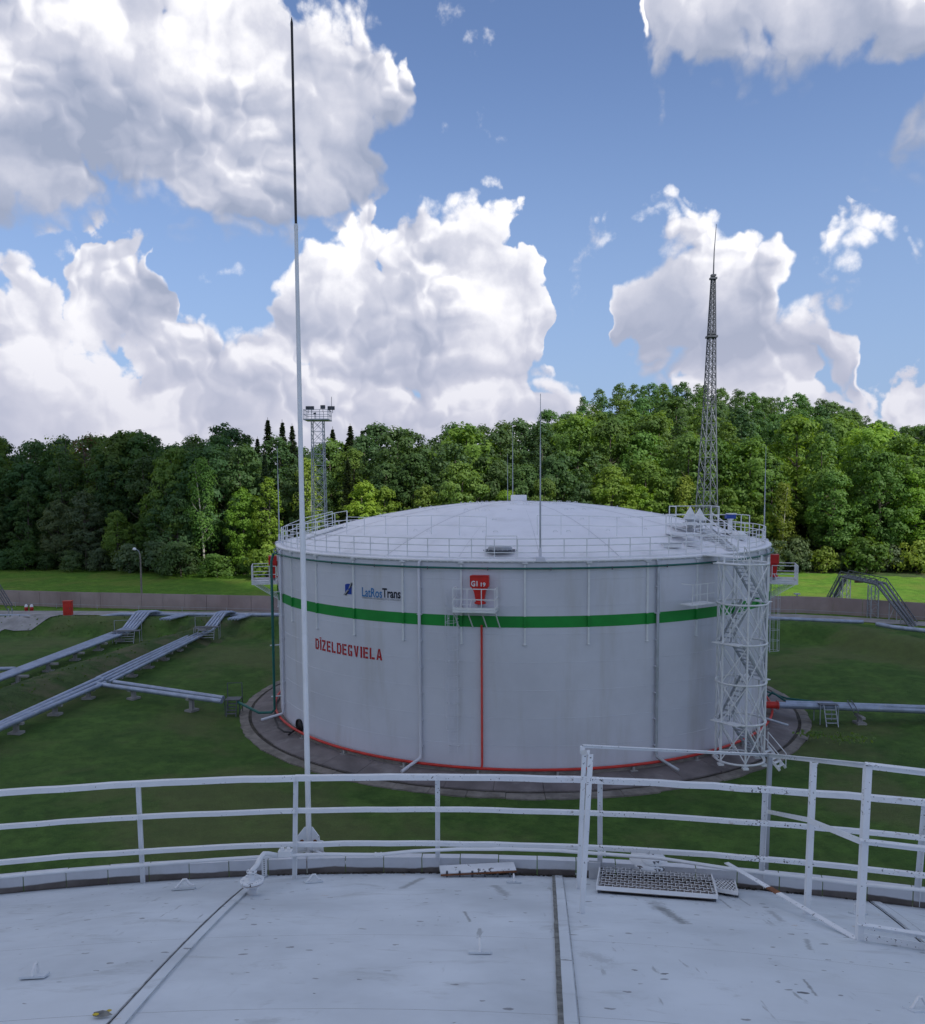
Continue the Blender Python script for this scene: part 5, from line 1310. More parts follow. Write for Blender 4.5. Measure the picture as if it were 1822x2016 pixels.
mb = MB(); mb.tube([WB(1.33, .8, .2), WB(1.33, 1.1, .5), G(1545, 1379, 1.0), G(1595, 1382.5, .9)], .075, 8); mb.tube([WB(1.36, 1.0, .2), G(1550, 1375, 1.1), G(1620, 1383, .9)], .06, 8)
tag(obj('teal_branch', mb, M['teal']), 'pair of teal pipes slanting out from the right foot of the white tank', 'pipe')
for x, y in ((1694, 1396), (1990, 1406)):
    p = G(x, y, .7); support(p, fp, 1.1, pi/2, .42)
mb = MB(); p0 = G(1669, 1385, .95); p1_ = G(1679, 1401, .75); mb.tube([p0+Vector((0, 0, .2)), p0.lerp(p1_, .4)+Vector((0, 0, .16)), p1_+Vector((0, -.2, .0))], .035, 6); mb.tube([p0+Vector((.25, 0, .2)), p0.lerp(p1_, .5)+Vector((.3, 0, .16)), p1_+Vector((.3, -.2, .0))], .035, 6)
tag(obj('hose_strap', mb, M['darksteel']), 'dark straps looped over the pale pipes at the right', 'strap')
# long pipe on the right bank, and on the far side under the bridge
rack('long blue-grey pipe along the bank from the white tank to the bridge', 1, [G(1500, 1217, 1.5), G(1560, 1219, 1.5), G(1640, 1222.5, 1.4), G(1700, 1224.5, 1.3)], [G(1500, 1217, 1.5)]*4, .2)
rack('blue-grey pipe under the bridge foot at the right edge', 1, [G(1728, 1229, 1.3), G(1760, 1235, 1.4), G(1822, 1242, 1.5), G(1900, 1252, 1.5)], [G(1728, 1229, 1.3)]*4, .22)

b_ = [atY(1617, 1207, 98), atY(1656, 1134, 97.5), atY(1727, 1150, 91), atY(1796, 1238, 84.5), atY(1822, 1254, 81), atY(1900, 1290, 76)]
bt = thing('pipe_bridge', 'dark lattice pipe bridge humped over the road at the right', 'pipe bridge', (b_[1].x, b_[1].y, LV))
off_ = [Vector((1.3, .9, 0)), Vector((1.3, .9, .0)), Vector((1.3, .6, 0)), Vector((1.0, .9, 0)), Vector((.9, .9, 0)), Vector((.9, .9, 0))]
for k in range(3):
    mb = MB(); f = k/2; mb.tube([p+o*f for p, o in zip(b_, off_)], .13, 8); obj('pipe', mb, M['mast'], bt)
for side in (0, 1):
    for dz in (-.1, .55):
        mb = MB(); q = [p+o*(side*1.12-.06)+Vector((0, 0, dz)) for p, o in zip(b_[:4], off_[:4])]
        for a, b in zip(q, q[1:]): mb.bar(a, b, .07, .09)
        obj('chord', mb, M['darksteel'], bt)
    for a, b, oa, ob in zip(b_[:3], b_[1:4], off_[:3], off_[1:4]):
        n_ = max(4, int((b-a).length/.9)); mb = MB()
        for j in range(n_):
            p = a.lerp(b, j/n_)+oa.lerp(ob, j/n_)*(side*1.12-.06); q = a.lerp(b, (j+1)/n_)+oa.lerp(ob, (j+1)/n_)*(side*1.12-.06)
            mb.bar(p+Vector((0, 0, -.1)), q+Vector((0, 0, .55)), .04, .04); mb.bar(p+Vector((0, 0, -.1)), p+Vector((0, 0, .55)), .035, .035)
        obj('lattice', mb, M['darksteel'], bt, kind='stuff')
def trestle(base, topz, w):
    mb = MB(); c = [base+Vector((i*w, j*w, 0)) for i, j in ((-.5, -.5), (.5, -.5), (.5, .5), (-.5, .5))]
    for p in c: mb.bar(p, Vector((p.x, p.y, topz)), .09, .09)
    n_ = 5; dz = (topz-base.z)/n_
    for k in range(n_):
        for a, b in zip(c, c[1:]+c[:1]):
            s_ = a if k % 2 else b; e_ = b if k % 2 else a
            mb.bar(s_+Vector((0, 0, k*dz)), e_+Vector((0, 0, (k+1)*dz)), .04, .04); mb.bar(a+Vector((0, 0, k*dz)), b+Vector((0, 0, k*dz)), .035, .035)
    obj('trestle', mb, M['galv'], bt)
trestle(Vector((b_[1].x+.7, b_[1].y+.4, LV)), b_[1].z-.1, .9); trestle(Vector((b_[2].x-.2, b_[2].y+.3, LV)), b_[2].z-.1, .8)
for f, w in ((.3, 1), (.62, 1)):
    for a, b in ((b_[0], b_[1]), (b_[3], b_[2])):
        p = a.lerp(b, f); mb = MB()
        for s_ in (0, 1.1): mb.bar((p.x+s_, p.y+.5*s_, tz(p.x, p.y)), (p.x+s_, p.y+.5*s_, p.z-.1), .07, .07)
        mb.bar((p.x, p.y, tz(p.x, p.y)+.2), (p.x+1.1, p.y+.55, p.z-.2), .04, .04); obj('prop', mb, M['galv'], bt)
mb = MB(); p = b_[1].lerp(b_[2], .42); mb.box(p+Vector((.2, -.4, -.25)), .9, .2, .22); obj('marker', mb, M['wood'], bt)
mb = MB(); c = G(1613, 1207, LV); mb.box(c+Vector((0, 0, .75)), .9, .5, 1.4, .1); mb.box(c+Vector((0, -.02, 1.48)), 1.0, .6, .06, .1)
tag(obj('utility_cabinet', mb, M['galv']), 'pale green-grey cabinet at the left foot of the pipe bridge', 'cabinet')
mb = MB(); c = G(1569, 1206, LV); z_ = atY(1569, 1170, c.y).z; mb.tube([c, (c.x, c.y, z_)], .09, 8); mb.box((c.x, c.y, z_+.05), .6, .5, .12)
tag(obj('vent_post', mb, M['galv']), 'grey post with a flat pale cap in front of the wall', 'post')
mb = MB(); c = G(1505, 1200, LV); z_ = atY(1507, 1120, c.y).z; mb.tube([G(1508, 1204, LV), atY(1510, 1140, G(1508, 1204, LV).y)], .07, 8)
# dark ramp end at the left edge
a = atY(-14, 1150, 98); b = atY(15, 1198, 96); t = thing('pipe_ramp', 'end of a dark lattice pipe ramp at the left edge', 'pipe bridge', b)
for k in range(2):
    mb = MB(); mb.bar(a+Vector((k*.6, 0, .3)), b+Vector((k*.6, 0, .3)), .08, .08); mb.bar(a+Vector((k*.6, 0, -.2)), b+Vector((k*.6, 0, -.2)), .08, .08)
    for j in range(6): mb.bar(a.lerp(b, j/6)+Vector((k*.6, 0, -.2)), a.lerp(b, (j+1)/6)+Vector((k*.6, 0, .3)), .04, .04)
    obj('truss', mb, M['darksteel'], t)
mb = MB(); mb.bar(b+Vector((.1, 0, 0)), (b.x+.1, b.y, LV), .08, .08); mb.bar(b+Vector((.5, 0, 0)), (b.x+.5, b.y, LV), .08, .08); obj('leg', mb, M['galv'], t)

# red cabinet
c = G(134.5, 1211.5, LV+.1); t = thing('red_cabinet', 'tall bright red fire cabinet standing by the road on the left', 'cabinet', c)
mb = MB(); mb.box(c+Vector((0, 0, .82)), .92, .62, 1.6, .12); obj('body', mb, M['redorange'], t)
mb = MB(); mb.box(c+Vector((0, 0, 1.655)), 1.0, .72, .06, .12); obj('roof', mb, M['redorange'], t)
mb = MB(); mb.box(c+Vector((.04, -.325, .82)), .8, .02, 1.42, .12); dr_ = obj('door', mb, M['redorange'], t)
mb = MB(); mb.box(c+Vector((.36, -.345, .85)), .04, .03, .18, .12); obj('handle', mb, M['darksteel'], dr_)
mb = MB(); mb.box(c+Vector((0, 0, .0)), .96, .66, .1, .12); obj('plinth', mb, M['conc'], t)
for x, lab in ((52, 'left one of two small orange and white hydrants in front of the wall'), (62.5, 'right one of two small orange and white hydrants in front of the wall')):
    c = G(x, 1203, LV); t = thing('hydrant', lab, 'hydrant', c, 'pair of hydrants')
    mb = MB(); mb.lathe([(.2, 0), (.2, .3), (.24, .3), (.24, .38), (.17, .4), (.17, .5)], c, 12); obj('body', mb, M['redorange'], t)
    mb = MB(); mb.lathe([(.19, .5), (.2, .62), (.12, .78), (0, .82)], c, 12); obj('cap', mb, M['rail_clean'], t)
# street lamp
c = G(280, 1197, LV); t = thing('street_lamp', 'single grey lamp post with a hooked head in front of the wood', 'street lamp', c)
ztp = atY(276, 1082, c.y).z
mb = MB(); mb.tube([c, (c.x, c.y, ztp-1.2), (c.x-.05, c.y, ztp-.5)], [.13, .09, .08], 10); obj('post', mb, M['kerb'], t)
mb = MB(); mb.tube([(c.x-.05, c.y, ztp-.6), (c.x-.15, c.y-.1, ztp-.15), (c.x-.5, c.y-.2, ztp+.08)], .04, 7); obj('arm', mb, M['galv'], t)
mb = MB(); mb.lathe([(.0, .22), (.12, .2), (.22, .05), (.24, -.04), (.12, -.12), (0, -.14)], (c.x-.6, c.y-.22, ztp+.05), 14); obj('head', mb, M['rail_clean'], t)

# floodlight tower
def lattice_tower(t, base, h, w0, w1, n_, mt, leg=.07, br=.035, tw_=0.):
    def cor(f): 
        w = w0+(w1-w0)*f; return [Vector((base.x+w/2*cos(tw_+a)*1.414, base.y+w/2*sin(tw_+a)*1.414, base.z+h*f)) for a in (pi/4, 3*pi/4, 5*pi/4, 7*pi/4)]
    for k in range(4):
        mb = MB(); mb.bar(cor(0)[k], cor(1)[k], leg, leg); obj('leg', mb, M[mt], t)
    fs = [1-(1-i/n_)**1.0 for i in range(n_+1)]
    mb = MB()
    for f0, f1 in zip(fs, fs[1:]):
        a, b = cor(f0), cor(f1)
        for k in range(4):
            l = (k+1) % 4; mb.bar(a[k], b[l], br, br); mb.bar(a[l], b[k], br*.8, br*.8); mb.bar(b[k], b[l], br, br)
    obj('bracing', mb, M[mt], t, kind='stuff')
FY = 99.; fb = atY(631, 1100, FY); fb.z = LV; zpl = atY(631, 827, FY).z
t = thing('floodlight_tower', 'grey lattice mast topped by a railed platform with floodlights behind the tall pole', 'floodlight mast', fb)
lattice_tower(t, fb, zpl-LV, 1.75, 1.3, 17, 'galv', .09, .045)
mb = MB(); mb.box((fb.x, fb.y, zpl), 2.9, 2.9, .12); obj('platform', mb, M['galv'], t)
for i in (-1, -.33, .33, 1):
    for j in (-1, -.33, .33, 1):
        if max(abs(i), abs(j)) < 1: continue
        mb = MB(); mb.bar((fb.x+1.4*i, fb.y+1.4*j, zpl), (fb.x+1.4*i, fb.y+1.4*j, zpl+1.1), .05, .05); obj('rail_post', mb, M['galv'], t)
for h in (.55, 1.1):
    mb = MB(); c4 = [Vector((fb.x+1.4*i, fb.y+1.4*j, zpl+h)) for i, j in ((-1, -1), (1, -1), (1, 1), (-1, 1), (-1, -1))]
    for a, b in zip(c4, c4[1:]): mb.bar(a, b, .05, .05)
    obj('rail', mb, M['galv'], t)
for x, y in ((607, 803), (614, 803), (636, 801), (650, 803), (655, 803), (620, 814)):
    p = atY(x, y, FY-(.9 if x in (614, 636, 650) else 0)); mb = MB(); s_ = .7 if x != 620 else .35
    mb.box(p, .52*s_*1.3, .3, .5*s_*1.1, random.uniform(-.5, .5)); mb.box(p+Vector((0, -.18, -.05)), .62*s_*1.2, .08, .58*s_, random.uniform(-.2, .2)); mb.bar(p, p+Vector((0, 0, -.6)), .05, .05); obj('floodlight', mb, M['darksteel'], t)
mb = MB(); p = atY(653, 803, FY); mb.tube([p, atY(653, 781, FY)], .03, 6); obj('rod', mb, M['darksteel'], t)

# tall lattice mast
MY = 100.; mbs = atY(1386, 1200, MY); mbs.z = LV; zt_ = atY(1406, 548, MY).z; zj = atY(1400, 663, MY).z
t = thing('lattice_mast', 'very tall tapering lattice mast with a needle tip behind the right side of the tank', 'mast', mbs)
dxm = (atY(1405, 548, MY).x-mbs.x)
def mastpart(z0, z1, w0, w1, n_, mt):
    f0, f1 = (z0-LV)/(zt_-LV), (z1-LV)/(zt_-LV)
    def cor(z):
        f = (z-z0)/(z1-z0); w = w0+(w1-w0)*f; x = mbs.x+dxm*(z-LV)/(zt_-LV)
        return [Vector((x+w/2*cos(a)*1.414, MY+w/2*sin(a)*1.414, z)) for a in (pi/4+.2, 3*pi/4+.2, 5*pi/4+.2, 7*pi/4+.2)]
    for k in range(4):
        mb = MB(); mb.bar(cor(z0)[k], cor(z1)[k], .11, .11); obj('leg', mb, M[mt], t)
    zs_ = np.linspace(z0, z1, n_+1); mb = MB()
    for a_, b_2 in zip(zs_, zs_[1:]):
        a, b = cor(a_), cor(b_2)
        for k in range(4):
            l = (k+1) % 4; mb.bar(a[k], b[l], .055, .055); mb.bar(a[l], b[k], .045, .045)
            if n_ < 14: mb.bar(b[k], b[l], .055, .055)
    obj('bracing', mb, M[mt], t, kind='stuff')
wp_ = lambda px: px/F0*MY
zm_ = atY(1393, 800, MY).z
mastpart(LV, zm_, 2.6, wp_(21)/1.2, 12, 'mast'); mastpart(zm_, zj, wp_(21)/1.2, wp_(14)/1.2, 9, 'darksteel'); mastpart(zj, zt_, wp_(14)/1.2, wp_(7)/1.2, 10, 'darksteel')
for z, w in ((zj, .95), (zt_, .6)):
    x = mbs.x+dxm*(z-LV)/(zt_-LV); mb = MB(); mb.box((x, MY, z), w*1.25, w*1.25, .22); mb.box((x, MY, z+.35), w*.9, w*.9, .2); obj('joint_plate', mb, M['darksteel'], t)
x = mbs.x+dxm; mb = MB(); mb.tube([(x, MY, zt_), (x+.05, MY, zt_+3), (x+.25, MY, atY(1409, 441, MY).z)], [.09, .06, .03], 7); obj('needle', mb, M['darksteel'], t)
# ================================================================== wood
def leaf_mat(name):
    mt = bpy.data.materials.new(name); mt.use_nodes = True; g = NT(mt.node_tree); t = mt.node_tree
    bs = g.n['Principled BSDF']; bs.inputs['Roughness'].default_value = .55; bs.inputs['Specular IOR Level'].default_value = .25
    oi = g.new('ShaderNodeObjectInfo'); P = g.new('ShaderNodeTexCoord').outputs['Object']
    n = g.noise(g.vm('ADD', P, g.vm('MULTIPLY', _v(g, oi.outputs['Random']), (40, 40, 40))), .55, 3, .6)
    n2 = g.noise(P, 3.0, 2, .6)
    c = g.mix(g.sm(n, .35, .66, 0, .55), oi.outputs['Color'], g.vm('MULTIPLY', oi.outputs['Color'], (1.6, 1.35, 1.1)))
    c = g.mix(g.sm(n2, .35, .65, .25, 0), c, g.vm('MULTIPLY', c, (.55, .6, .7)))
    g.put(bs.inputs['Base Color'], c)
    tr = g.new('ShaderNodeBsdfTranslucent'); g.put(tr.inputs[0], g.vm('MULTIPLY', c, (1.5, 1.4, .6)))
    mx = g.new('ShaderNodeMixShader'); mx.inputs[0].default_value = .42
    t.links.new(bs.outputs[0], mx.inputs[1]); t.links.new(tr.outputs[0], mx.inputs[2])
    t.links.new(mx.outputs[0], g.n['Material Output'].inputs[0])
    return mt
M['leaf'] = leaf_mat('foliage')
M['bark'] = mat('bark', (.12, .10, .085), .9, var=.3, scale=3, bump=.4)
M['birch'] = mat('birch_bark', (.42, .40, .36), .8, var=.25, scale=3, stain=(.06, .05, .045), sscale=4, samt=.8)
def quads_mesh(name, C, Nn, S_, mt, asp=1.5):
    n = len(C); r = RNG.normal(size=(n, 3)); U = np.cross(Nn, r); U /= np.linalg.norm(U, axis=1)[:, None]+1e-9; V = np.cross(Nn, U)
    U = U*S_[:, None]*.5*asp; V = V*S_[:, None]*.5
    co_ = np.stack([C-U, C-V, C+U, C+V], 1).reshape(-1, 3)
    me = bpy.data.meshes.new(name); me.vertices.add(4*n); me.vertices.foreach_set('co', co_.ravel())
    me.loops.add(4*n); me.loops.foreach_set('vertex_index', np.arange(4*n, dtype=np.int32))
    me.polygons.add(n); me.polygons.foreach_set('loop_start', np.arange(0, 4*n, 4, dtype=np.int32)); me.materials.append(mt); me.update(); me.validate()
    return me
def unit(a): return a/(np.linalg.norm(a, axis=-1, keepdims=True)+1e-9)
def crown_mesh(name, blobs, per, size, flat=.6):
    Cs, Ns, Ss = [], [], []
    for (c, r, sq) in blobs:
        k = int(per*r*r); d = unit(RNG.normal(size=(k, 3))); d[:, 2] = np.abs(d[:, 2])*np.where(RNG.random(k) < .74, 1, -1)
        rad = r*(.62+.46*RNG.random(k)**.6)*(1+.18*np.sin(d[:, 0]*7+c[0])*np.cos(d[:, 1]*6+c[1]))
        Cs.append(np.array(c)+d*rad[:, None]*np.array([1, 1, sq])); Ns.append(unit(d*np.array([1, 1, .8])+unit(np.array(c)*np.array([1, 1, .12])+1e-6)*.7+RNG.normal(size=(k, 3))*.38)); Ss.append(size*(.6+.8*RNG.random(k)))
    return quads_mesh(name, np.concatenate(Cs), np.concatenate(Ns), np.concatenate(Ss), M['leaf'])
def trunk_mesh(name, H, r, limbs, mt, lean=.3):
    mb = MB(); lx, ly = random.uniform(-lean, lean), random.uniform(-lean, lean)
    pts_ = [Vector((lx*(k/6)**2*2, ly*(k/6)**2*2, H*k/6)) for k in range(7)]
    mb.tube(pts_, [r*(1.15-.15*k if k == 0 else 1-.14*k) for k in range(7)], 7)
    for (z, a, L, up) in limbs:
        b = Vector((0, 0, z)); e = b+Vector((cos(a)*L, sin(a)*L, L*up)); m_ = b.lerp(e, .5)+Vector((0, 0, -.12*L)); rr0 = r*.45*(1-z/H*.6)
        mb.tube([b, m_, e], [rr0, rr0*.6, rr0*.2], 5, False)
    return mesh(name, mb, mt)
def broad(H, W, seed, z0=.22, dense=1., top=.8, size=.36, mtk='bark'):
    rg = random.Random(seed); bl = []; limbs = []
    nb = int(112*dense*(W/8)*(H/18)+24)
    for k in range(nb):
        f = rg.random()**.85; z = H*(z0+(1-z0)*f)*.97
        env = W/2*(sin(pi*min(1, (f*.86+.10)))**.62)*(1-.25*max(0, f-.6)) ; a = rg.uniform(0, 2*pi); rr_2 = env*(rg.random()**.42)
        r = rg.uniform(.5, 1.15)*(W/8)**.5*(1.2-.45*f); bl.append(((rr_2*cos(a), rr_2*sin(a), z-r*.4), r, rg.uniform(.65, .95)))
        if k % 9 == 0: limbs.append((max(.2*H, z*.72), a, max(.6, rr_2*.9), .7))
    bl.append(((0, 0, H-.9), .9*(W/8)**.5, .9))
    return crown_mesh('crown', bl, 72, size*.78), trunk_mesh('trunk', H*.88, .16+H*.009, limbs, M[mtk])
def birch(H, W, seed):
    rg = random.Random(seed); bl = []; limbs = []
    for k in range(64):
        f = rg.random(); z = H*(.24+.76*f); env = W/2*(1-f)**.45*min(1, (f+.18)*2.2); a = rg.uniform(0, 2*pi); q = env*rg.random()**.5
        bl.append(((q*cos(a), q*sin(a), z-.4), rg.uniform(.55, 1.05), rg.uniform(1.1, 1.6)))
        if k % 3 == 0: limbs.append((z*.9, a, max(.5, q), 1.1))
    return crown_mesh('crown', bl, 85, .22), trunk_mesh('trunk', H*.95, .13+H*.004, limbs, M['birch'], .6)
def spruce(H, W, seed):
    rg = random.Random(seed); C, N_, S_ = [], [], []
    z = H*.08
    while z < H-.3:
        f = (z-H*.08)/(H*.92); L = W/2*(1-f)**.8+.08; nbr = rg.randint(7, 10); ph = rg.uniform(0, 6)
        for b in range(nbr):
            a = ph+2*pi*b/nbr+rg.uniform(-.2, .2); l = L*rg.uniform(.55, 1.15); k = int(6+l*9)
            for q in range(k):
                t_ = rg.random()**.7; s = rg.gauss(0, .16*(1-t_*.5)*(.5+l*.3)); x = l*t_
                C.append((x*cos(a)-s*sin(a), x*sin(a)+s*cos(a), z-.32*x+.10*x*t_+rg.uniform(-.22, .03))); N_.append((rg.gauss(0, .4), rg.gauss(0, .4), 1)); S_.append(rg.uniform(.16, .34))
        z += rg.uniform(.22, .40)*(1.2-.5*f)
    return quads_mesh('crown', np.array(C), unit(np.array(N_)), np.array(S_), M['leaf']), trunk_mesh('trunk', H, .2, [], M['bark'], .02)
def bush(H, W, seed, size=.28):
    rg = random.Random(seed); bl = []
    for k in range(int(48*(W/5))):
        a = rg.uniform(0, 2*pi); f = rg.random(); q = W/2*rg.random()**.5*(1-.5*f); bl.append(((q*cos(a), q*sin(a), H*(.12+.74*f)), rg.uniform(.4, .85)*(W/5)**.4, .85))
    return crown_mesh('crown', bl, 100, size*.8), trunk_mesh('trunk', H*.6, .09, [(H*.15, k*1.3, W*.3, 1.2) for k in range(5)], M['bark'])
def bare(H, W, seed):
    rg = random.Random(seed); bl = []; limbs = []
    for k in range(46):
        f = rg.random(); z = H*(.35+.6*f); a = rg.uniform(0, 2*pi); q = W/2*(1-f*.6)*rg.random()**.4
        limbs.append((z*.85, a, max(.8, q), rg.uniform(.5, 1.1)))
        if k % 2: bl.append(((q*cos(a), q*sin(a), z), rg.uniform(.5, .9), .8))
    return crown_mesh('crown', bl, 22, .22), trunk_mesh('trunk', H*.93, .17, limbs, M['bark'], .5)
PROTO = {
 'broad': [broad(18, 9.5, 1), broad(19, 8.5, 2, .18), broad(17, 10.5, 3, .2), broad(20, 9, 4, .3), broad(18, 8.5, 16, .12), broad(19, 10, 17, .26)],
 'tall': [broad(22, 6.5, 5, .3, 1.0, size=.34), broad(23, 6, 6, .35, 1.0, size=.34), broad(21, 7, 7, .28)],
 'birch': [birch(18, 6, 8), birch(20, 5.5, 9)],
 'bush': [bush(5, 6, 10), bush(4, 5, 11), bush(6.5, 6, 12)],
 'spruce': [spruce(22, 6, 13), spruce(20, 5, 14)],
 'bare': [bare(17, 6.5, 15)],
}
BASEH = {'broad': [18, 19, 17, 20, 18, 19], 'tall': [22, 23, 21], 'birch': [18, 20], 'bush': [5, 4, 6.5], 'spruce': [22, 20], 'bare': [17]}
PAL = {'dark': (.062, .130, .044), 'mid': (.100, .195, .040), 'fresh': (.160, .29, .036), 'yellow': (.165, .25, .042), 'blue': (.095, .155, .075), 'spruce': (.028, .05, .03), 'red': (.12, .06, .045), 'hill': (.085, .175, .052)}
WORDS = {('broad', 'dark'): 'dark green broadleaf tree', ('broad', 'mid'): 'mid-green broadleaf tree', ('broad', 'fresh'): 'bright fresh-green broadleaf tree', ('broad', 'yellow'): 'yellow-green broadleaf tree', ('broad', 'blue'): 'grey-green willow-like tree',
 ('tall', 'dark'): 'tall dark narrow tree', ('tall', 'mid'): 'tall mid-green narrow tree', ('tall', 'hill'): 'tall hilltop tree', ('tall', 'fresh'): 'tall fresh-green narrow tree', ('birch', 'fresh'): 'slim fresh-green birch', ('birch', 'yellow'): 'slim yellow-green birch', ('birch', 'mid'): 'slim green birch',
 ('bush', 'dark'): 'dark rounded shrub', ('bush', 'mid'): 'mid-green shrub', ('bush', 'fresh'): 'bright green shrub', ('bush', 'blue'): 'grey-green shrub', ('bush', 'yellow'): 'yellow-green shrub', ('spruce', 'spruce'): 'dark pointed spruce', ('bare', 'yellow'): 'thinly leafed tree', ('bare', 'red'): 'reddish thinly leafed tree'}
def skyline(px):
    P_ = [(-300, 840), (0, 838), (60, 848), (130, 852), (200, 838), (300, 835), (360, 852), (430, 826), (480, 830), (560, 850), (640, 858), (700, 852), (770, 812), (830, 835), (870, 812), (930, 818), (1000, 800), (1060, 808), (1105, 805), (1150, 775), (1200, 757), (1300, 752), (1400, 757), (1450, 768), (1500, 782), (1550, 774), (1600, 778), (1660, 800), (1720, 822), (1760, 842), (1822, 840), (2200, 830)]
    for (a, b), (c, d) in zip(P_, P_[1:]):
        if a <= px <= c: return b+(d-b)*(px-a)/(c-a)
    return 840
forest = []
def plant(kind, pal, x, y, H, row, rg):
    z = tz(x, y)-.15; i = rg.randrange(len(PROTO[kind])); s = H/BASEH[kind][i]
    cm, tm = PROTO[kind][i]
    root = bpy.data.objects.new({'bush': 'shrub', 'spruce': 'spruce_tree', 'birch': 'birch_tree'}.get(kind, 'tree'), None); COL.objects.link(root)
    root.location = (x, y, z); root.rotation_euler.z = rg.uniform(0, 6.28); w = s*rg.uniform(.92, 1.12) if kind != 'bush' else s*rg.uniform(.9, 1.3); root.scale = (w, w, s); root.empty_display_size = .5
    b = PAL[pal]; v = rg.uniform(.8, 1.3)
    for nm, me in (('crown', cm), ('trunk', tm)):
        o = bpy.data.objects.new(nm, me); COL.objects.link(o); o.parent = root
        o.color = (b[0]*v*rg.uniform(.9, 1.15), b[1]*v, b[2]*v*rg.uniform(.85, 1.2), 1)
    forest.append((root, kind, pal, pix((x, y, z+H*.5))[0], row, y))
rg = random.Random(21)
def edgeY(x):
    # front edge of the wood, read off the meadow line
    P_ = [(-120, 142), (-76, 139), (-52, 133), (-40, 127), (-30, 125), (-10, 127), (20, 128), (45, 128), (70, 125), (100, 122)]
    for (a, b), (c, d) in zip(P_, P_[1:]):
        if a <= x <= c: return b+(d-b)*(x-a)/(c-a)
    return 140
def cap(x, y, H, off=0, lo=6):
    px = pix((x, y, 15))[0]; zt_2 = atY(px, skyline(px)+off, y).z-tz(x, y); return max(lo, min(H, zt_2))
def pick(x, y, row):
    px = pix((x, y, 15))[0]; r = rg.random()
    if row == 0:
        if px < 170: return ('broad', 'blue') if r < .6 else ('broad', 'dark')
        if px < 420: return ('broad', 'mid') if r < .4 else (('birch', 'mid') if r < .6 else (('bare', 'yellow') if r < .72 else ('broad', 'dark')))
        if px < 560: return ('tall', 'fresh') if r < .5 else ('broad', 'fresh') if r < .75 else ('birch', 'yellow')
        if px < 860: return ('birch', 'yellow') if r < .5 else ('broad', 'yellow') if r < .7 else ('broad', 'fresh')
        if px < 1150: return ('broad', 'mid') if r < .4 else ('broad', 'fresh') if r < .7 else ('broad', 'dark')
        if px < 1340: return ('broad', 'fresh') if r < .85 else ('broad', 'yellow')
        if px < 1620: return ('broad', 'yellow') if r < .25 else ('birch', 'yellow') if r < .4 else ('birch', 'mid') if r < .6 else ('broad', 'mid') if r < .85 else ('bare', 'yellow')
        return ('broad', 'fresh') if r < .5 else ('birch', 'fresh') if r < .7 else ('broad', 'mid')
    if px < 1120: return ('broad', 'dark') if r < .4 else ('broad', 'mid') if r < .62 else ('tall', 'dark') if r < .85 else ('spruce', 'spruce') if 450 < px < 800 else ('broad', 'dark')
    return ('tall', 'mid') if r < .3 else ('broad', 'mid') if r < .65 else ('broad', 'fresh') if r < .8 else ('tall', 'dark')
for row, (dy, stp, H0, H1) in enumerate([(3, 5.6, 12, 19), (9, 5.8, 17, 22), (17, 6.2, 20, 25), (27, 6.8, 22, 27), (39, 7.4, 23, 28)]):
    half = (edgeY(0)+dy)*.62+6; x = -half-4
    while x < half+4:
        xx = x+rg.uniform(-1.4, 1.4); y = edgeY(xx)+dy+rg.uniform(-1.8, 1.8); k, pl = pick(xx, y, row)
        H = rg.uniform(H0, H1); px = pix((xx, y, 15))[0]
        if row == 0 and px < 380: H *= .82
        if row == 0 and 700 < px < 1120: H *= .95
        plant(k, pl, xx, y, cap(xx, y, H, rg.uniform(0, 22) if row > 1 else rg.uniform(10, 45)), row, rg); x += stp*rg.uniform(.85, 1.15)
# hill rows at the right
for row, (y0, stp) in enumerate([(180, 4.6), (194, 4.6), (209, 4.8), (225, 4.8), (242, 5.0)]):
    x = 24.
    while x < y0*.62:
        xx = x+rg.uniform(-1.5, 1.5); y = y0+rg.uniform(-2.5, 2.5)
        plant('tall' if rg.random() < .75 else 'broad', 'hill' if rg.random() < .8 else 'mid', xx, y, cap(xx, y, rg.uniform(19, 24), rg.uniform(-7, 2), 9), 5+row, rg); x += stp*rg.uniform(.85, 1.15)
# spruce tips seen against the sky
for px, yt, Y in ((527, 820, 160), (556, 824, 158), (575, 832, 163), (655, 838, 166), (690, 832, 166), (713, 842, 166), (738, 836, 165)):
    p = atY(px, yt, Y); plant('spruce', 'spruce', p.x, Y, p.z-tz(p.x, Y), 4, rg)
for px, yt, Y in ((172, 842, 158), (120, 848, 156)):
    p = atY(px, yt, Y); plant('bare', 'red' if px == 172 else 'yellow', p.x, Y, p.z-tz(p.x, Y), 4, rg)
# shrubs at the edge of the wood
x = -86
while x < 84:
    y = edgeY(x)+rg.uniform(-1.5, 1.2); px = pix((x, y, 3))[0]
    if not (560 < px < 1480):
        pl = ('blue' if rg.random() < .5 else 'dark') if px < 380 else rg.choice(['fresh', 'mid', 'yellow']) if px < 700 else rg.choice(['fresh', 'blue', 'mid', 'blue', 'yellow'])
        plant('bush', pl, x, y, rg.uniform(3.2, 6.0), -1, rg)
    x += rg.uniform(2.6, 4.2) if px > 1480 else rg.uniform(3.5, 6)
